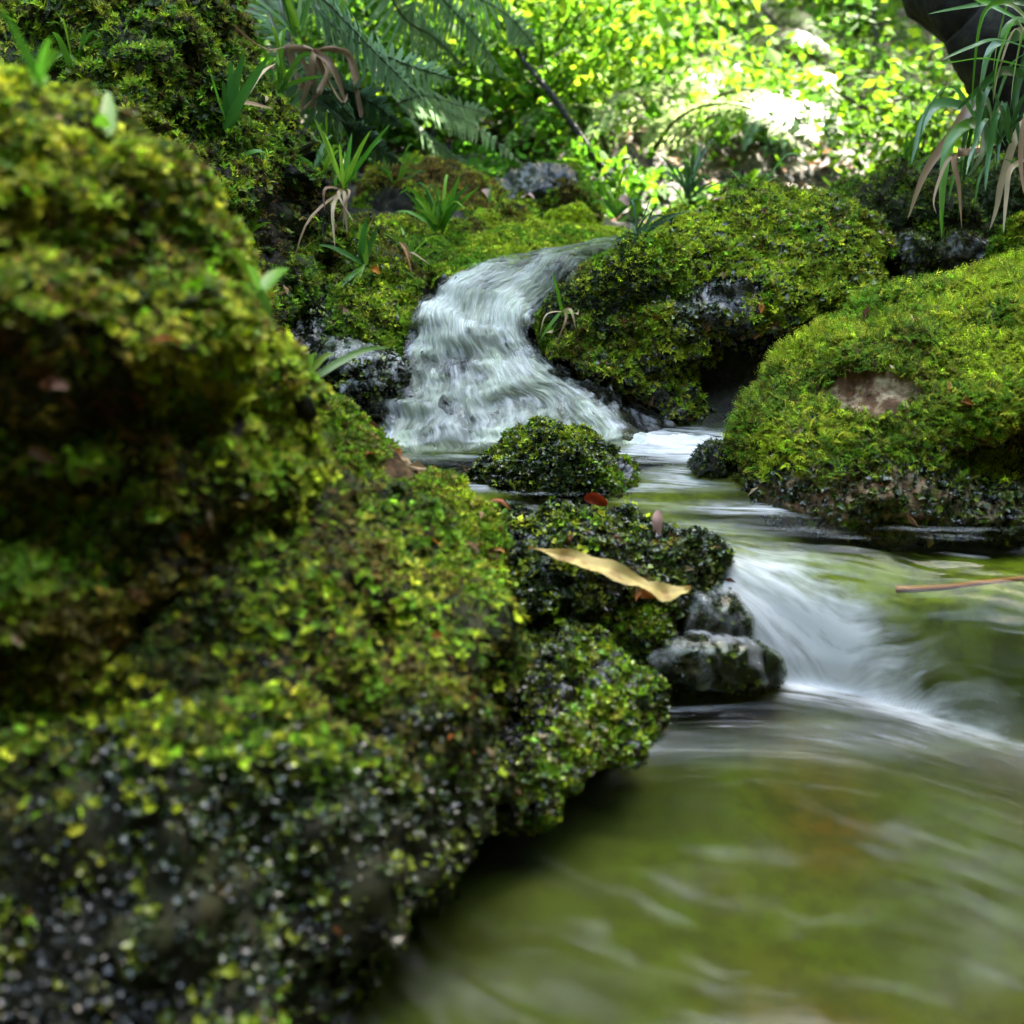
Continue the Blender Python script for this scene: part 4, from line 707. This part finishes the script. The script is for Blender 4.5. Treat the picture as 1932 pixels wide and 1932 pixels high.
tree("unseen_bank_tree", "tall tree rooted high on the left bank beyond the picture", [(-3.4, 3.2, 1.6), (-3.3, 3.1, 2.6), (-3.1, 3.0, 3.6)], .16, [(-2.9, 2.9, 3.6, 1.6, 2.4, 1.0, .5), (-1.9, 4.2, 3.9, 2.0, 1.6, .6, .5)], 17000, 2, size=.15, gap=-.8)  # this and the next two: unseen trees added to close off side light
tree("unseen_bank_tree", "tree standing behind the camera on the near bank", [(.8, -3.2, .8), (.8, -3.1, 2), (.7, -2.9, 3.2)], .18, [(.2, -2.4, 2.8, 3.6, 1.3, 1.3, .6), (.1, -.75, 3.3, 2.6, 1.2, .5, .4)], 19000, 3, size=.15, gap=-.8)
tree("unseen_bank_tree", "unseen tree on the right bank whose crown shades the stream", [(3.6, 1.6, 1.2), (3.5, 1.6, 2.2), (3.3, 1.6, 3.0)], .16, [(3.0, 1.2, 2.8, 1.2, 2.4, 1.2, .6), (3.6, 3.4, 3.9, 1.5, 1.8, .6, .4)], 16000, 4, size=.15, gap=-.8)

fg = np.random.default_rng(55)
for k, (x_, y_, zc) in enumerate([(-6.5, 10.5, 4.2), (-3.8, 11.8, 4.8), (-1.2, 10.8, 4.3), (1.2, 12.2, 4.8), (3.6, 11.0, 4.2), (6.2, 12.5, 4.8), (8.8, 10.0, 4.4), (-5.5, 6.5, 3.4), (-8, 16, 9.5), (-4, 17, 10.4), (0, 16, 10.), (4, 17, 10.6), (8, 16, 10.), (12, 15, 9.5)]):  # trees above the frame, added to cover bright sky reflected in the pools
    gz = float(terrain(np.array([x_]), np.array([y_]))[0])
    tree("unseen_forest_tree", (["unseen tree far up the slope at the left", "second unseen tree from the left behind the clearing", "unseen tree straight behind the leaning branch", "unseen tree behind the middle of the clearing", "tree behind the clearing's right half", "unseen tree up the slope behind the leaning trunk", "unseen tree farthest right on the slope", "unseen tree on the left slope above the bluish fern"] + ["unseen tree of the rear row on the slope, %s" % q for q in ("leftmost", "second from the left", "third from the left", "fourth from the left", "fifth from the left", "rightmost")])[k],
         [(x_, y_, gz - .2), (x_ + .1, y_, (gz + zc) / 2), (x_ + .2, y_ + .1, zc + .5)], .17, [(x_, y_, zc, 1.9, 1.3, 1.7, .8), (x_ + .8, y_ - .6, zc - 1.2, 1.3, 1.0, .9, .2)] + ([(.15, 7.7, 4.8, .8, 1.3, .35, .45), (1.5, 9.8, 4.9, 1.2, 1.5, .35, .6), (-1.7, 8.2, 5.0, 2.3, 2.6, .5, 1.2)] if k == 2 else [(3.6, 8.8, 4.7, 1.1, 1.5, .4, .4)] if k == 4 else []) if k < 8 else [(x_, y_, zc, 3.0, 1.5, 4.0, 1)], 4800 if k < 8 else 9000, 20 + k, size=.19 if k < 8 else .3)  # extra flat crowns on two trees, added to shade parts of the clearing
# fallen leaves
def fallen(name, label, P, wd, col, prof=None, seed=0, fold=.3, roll=0., face=.5, cat_="leaf", group=None, n=14):
    A_ = Acc(); ribbon(A_, P, wd, col, n, face, fold, prof or (lambda s: np.sin(np.pi * np.clip(s * .96 + .02, 0, 1)) ** .7), seed, roll=roll); o = A_.build(name, dry_m); tag(o, label, cat_, group); return o
Q = bez([at(998, 1036, 1.20), at(1050, 1046, 1.185), at(1110, 1063, 1.17), at(1180, 1088, 1.155), at(1230, 1112, 1.15), at(1268, 1121, 1.15), at(1304, 1110, 1.15)], 70)
Tn = unit(np.gradient(Q, axis=0)); Nn = unit(unit(CAM - Q) + np.array([0, .2, .8])); Sd = unit(np.cross(Tn, Nn)); sx = np.linspace(0, 1, 70); tx = np.linspace(-1, 1, 11)
wl_ = .0088 * np.interp(sx, [0, .06, .2, .32, .45, .6, .7, .82, .92, 1], [.15, .3, .75, 1.35, 1.2, .9, 1.1, 1.35, .8, .05])
ed = fbm(np.stack([sx * 9, 0 * sx, 0 * sx], -1), 1, 3)[:, None] * .28 * np.sign(tx)[None] + fbm(np.stack([sx * 26, 0 * sx + 5, 0 * sx], -1), 1, 2)[:, None] * .10
V = Q[:, None] + Sd[:, None] * (wl_[:, None] * (tx[None] * (1 + ed)))[:, :, None] + Nn[:, None] * (.0035 * np.abs(tx)[None] ** 1.4 * (1 + np.sin(sx * 23)[:, None] * np.sign(tx)[None]) + .0015 * np.sin(sx * 31)[:, None])[:, :, None]
V = V.reshape(-1, 3); mid_ = np.exp(-(np.tile(tx, 70) / .12) ** 2); cn = fbm(V, 120, 3, 3); cl = np.array([.68, .50, .17]) * (1 + .18 * cn[:, None]) * (1 + .2 * mid_[:, None]); br = sst(.25, .5, fbm(V, 60, 2, 8)) * .6 + sst(.93, 1, np.repeat(sx, 11)) * .5 + (1 - sst(0, .1, np.repeat(sx, 11))) * .7
cl = cl + (np.array([.36, .17, .05]) - cl) * np.clip(br, 0, 1)[:, None]
tag(mesh("long_leaf", V, [grid_faces(70, 11)], dry_m, col=cl), "long pale yellow wavy leaf lying across the edge of the mossy ledge", "leaf")
small = [("small curled red-brown leaf on the far edge of the mossy ledge", (1102, 940, 1.34), (1145, 952, 1.34), .016, (.28, .03, .01)), ("pale pinkish upright leaf stuck near the tip of the ledge", (1242, 962, 1.31), (1238, 1018, 1.29), .013, (.42, .24, .19)),
    ("small orange and brown leaf on the ridge left of the ledge", (925, 945, 1.25), (962, 962, 1.24), .012, (.36, .12, .05)), ("tiny orange leaf in the moss left of the long yellow leaf", (800, 1012, 1.06), (826, 1032, 1.06), .011, (.6, .2, .01)), ("tiny orange tip beside the yellow leaf's stalk", (928, 1036, 1.2), (952, 1042, 1.2), .005, (.5, .22, .06)),
    ("pinkish-brown leaf caught under the hanging bluish blades", (626, 586, 1.9), (662, 598, 1.88), .013, (.42, .2, .16)), ("small orange leaf in the moss above the cascade", (962, 468, 2.28), (986, 480, 2.26), .012, (.6, .28, .01)), ("pale brown leaf on the moss hump left of the grey stone", (908, 360, 2.7), (924, 376, 2.68), .02, (.45, .28, .2)),
    ("pinkish leaf lying on the grey stone's foot", (984, 370, 2.7), (1008, 376, 2.68), .018, (.5, .3, .24)), ("pinkish leaf right of the grey stone", (1168, 374, 2.6), (1186, 388, 2.6), .02, (.5, .3, .24)), ("pale pink leaf on top of the big right boulder", (1345, 378, 2.1), (1372, 388, 2.1), .018, (.6, .4, .33)),
    ("rust leaf in the dark moss of the tall left boulder", (270, 650, .74), (350, 640, .74), .014, (.38, .13, .03)), ("brown leaf on the left boulder's shaded face", (60, 730, .7), (140, 725, .7), .014, (.2, .09, .05)), ("tan leaf in shade low on the left boulder", (40, 850, .7), (120, 865, .7), .012, (.22, .12, .06)),
    ("long curled brown leaf beside the pale green tuft", (750, 455, 2.02), (776, 515, 2.0), .012, (.42, .2, .1)), ("brown sliver of leaf on the dripping dark rock", (622, 605, 1.85), (628, 625, 1.85), .008, (.3, .12, .07)), ("orange fragment at the foot of the hanging blades", (700, 505, 1.98), (716, 518, 1.98), .012, (.6, .2, .02)),
    ("pink-brown leaf scrap in the moss below the ledge", (783, 1160, .97), (810, 1172, .97), .012, (.3, .16, .1))]
for k, (lab, a, b, wd, col) in enumerate(small):
    if "left boulder" in lab:                       # lie on the boulder's own surface
        q = proj(A[0]); mid = ((a[0] + b[0]) / 2, (a[1] + b[1]) / 2); ns = np.argsort(np.hypot(q[:, 0] - mid[0], q[:, 1] - mid[1]) + 200 * (A[0][:, 1] > .95))[:12]; yy = A[0][ns, 1].min() - .02
        a, b, col, wd = (a[0] + 12, a[1], yy), (b[0] - 12, b[1] + 8, yy + .004), tuple(np.array(col) * .6), wd * .7
    A3, B3_ = at(*a), at(*b); L_ = np.linalg.norm(B3_ - A3); fallen("fallen_leaf", lab, [A3, (A3 + B3_) / 2 + [0, -.1 * L_, .18 * L_], B3_], wd, col, seed=k + 9, group="small fallen leaves", roll=.6, fold=.5)
# dead hanging fronds on the bank
for k, (u, v, Y, lab) in enumerate([(112, 10, 1.85, "bunch of dead curled brown fronds hanging at the upper left"), (300, 30, 1.95, "thin dead brown frond hanging beside the leafy seedlings"), (375, 10, 1.95, "pair of dead brown fronds hanging over the mossy bank"), (590, 95, 2.35, "pale withered fronds drooping below the bluish fern")]):
    gg = np.random.default_rng(90 + k); A_ = Acc(); b = at(u, v, Y)
    for q in range([9, 4, 6, 12][k]):
        e = b + np.array([gg.normal(0, .05), gg.normal(0, .03), -gg.uniform(.06, .13)]); mid = (b + e) / 2 + gg.normal(0, .018, 3) + [gg.normal(0, .02), 0, .03]
        e2 = e + np.array([gg.normal(0, .015), 0, .012]); ribbon(A_, [b, mid, e, e2], .0075 if k < 3 else .014, np.array(DRY[gg.integers(0, 2)]) * .75, 14, .3, .6, seed=q, roll=gg.uniform(-4, 4))
    tag(A_.build("dead_frond", dry_m), lab, "dead frond")
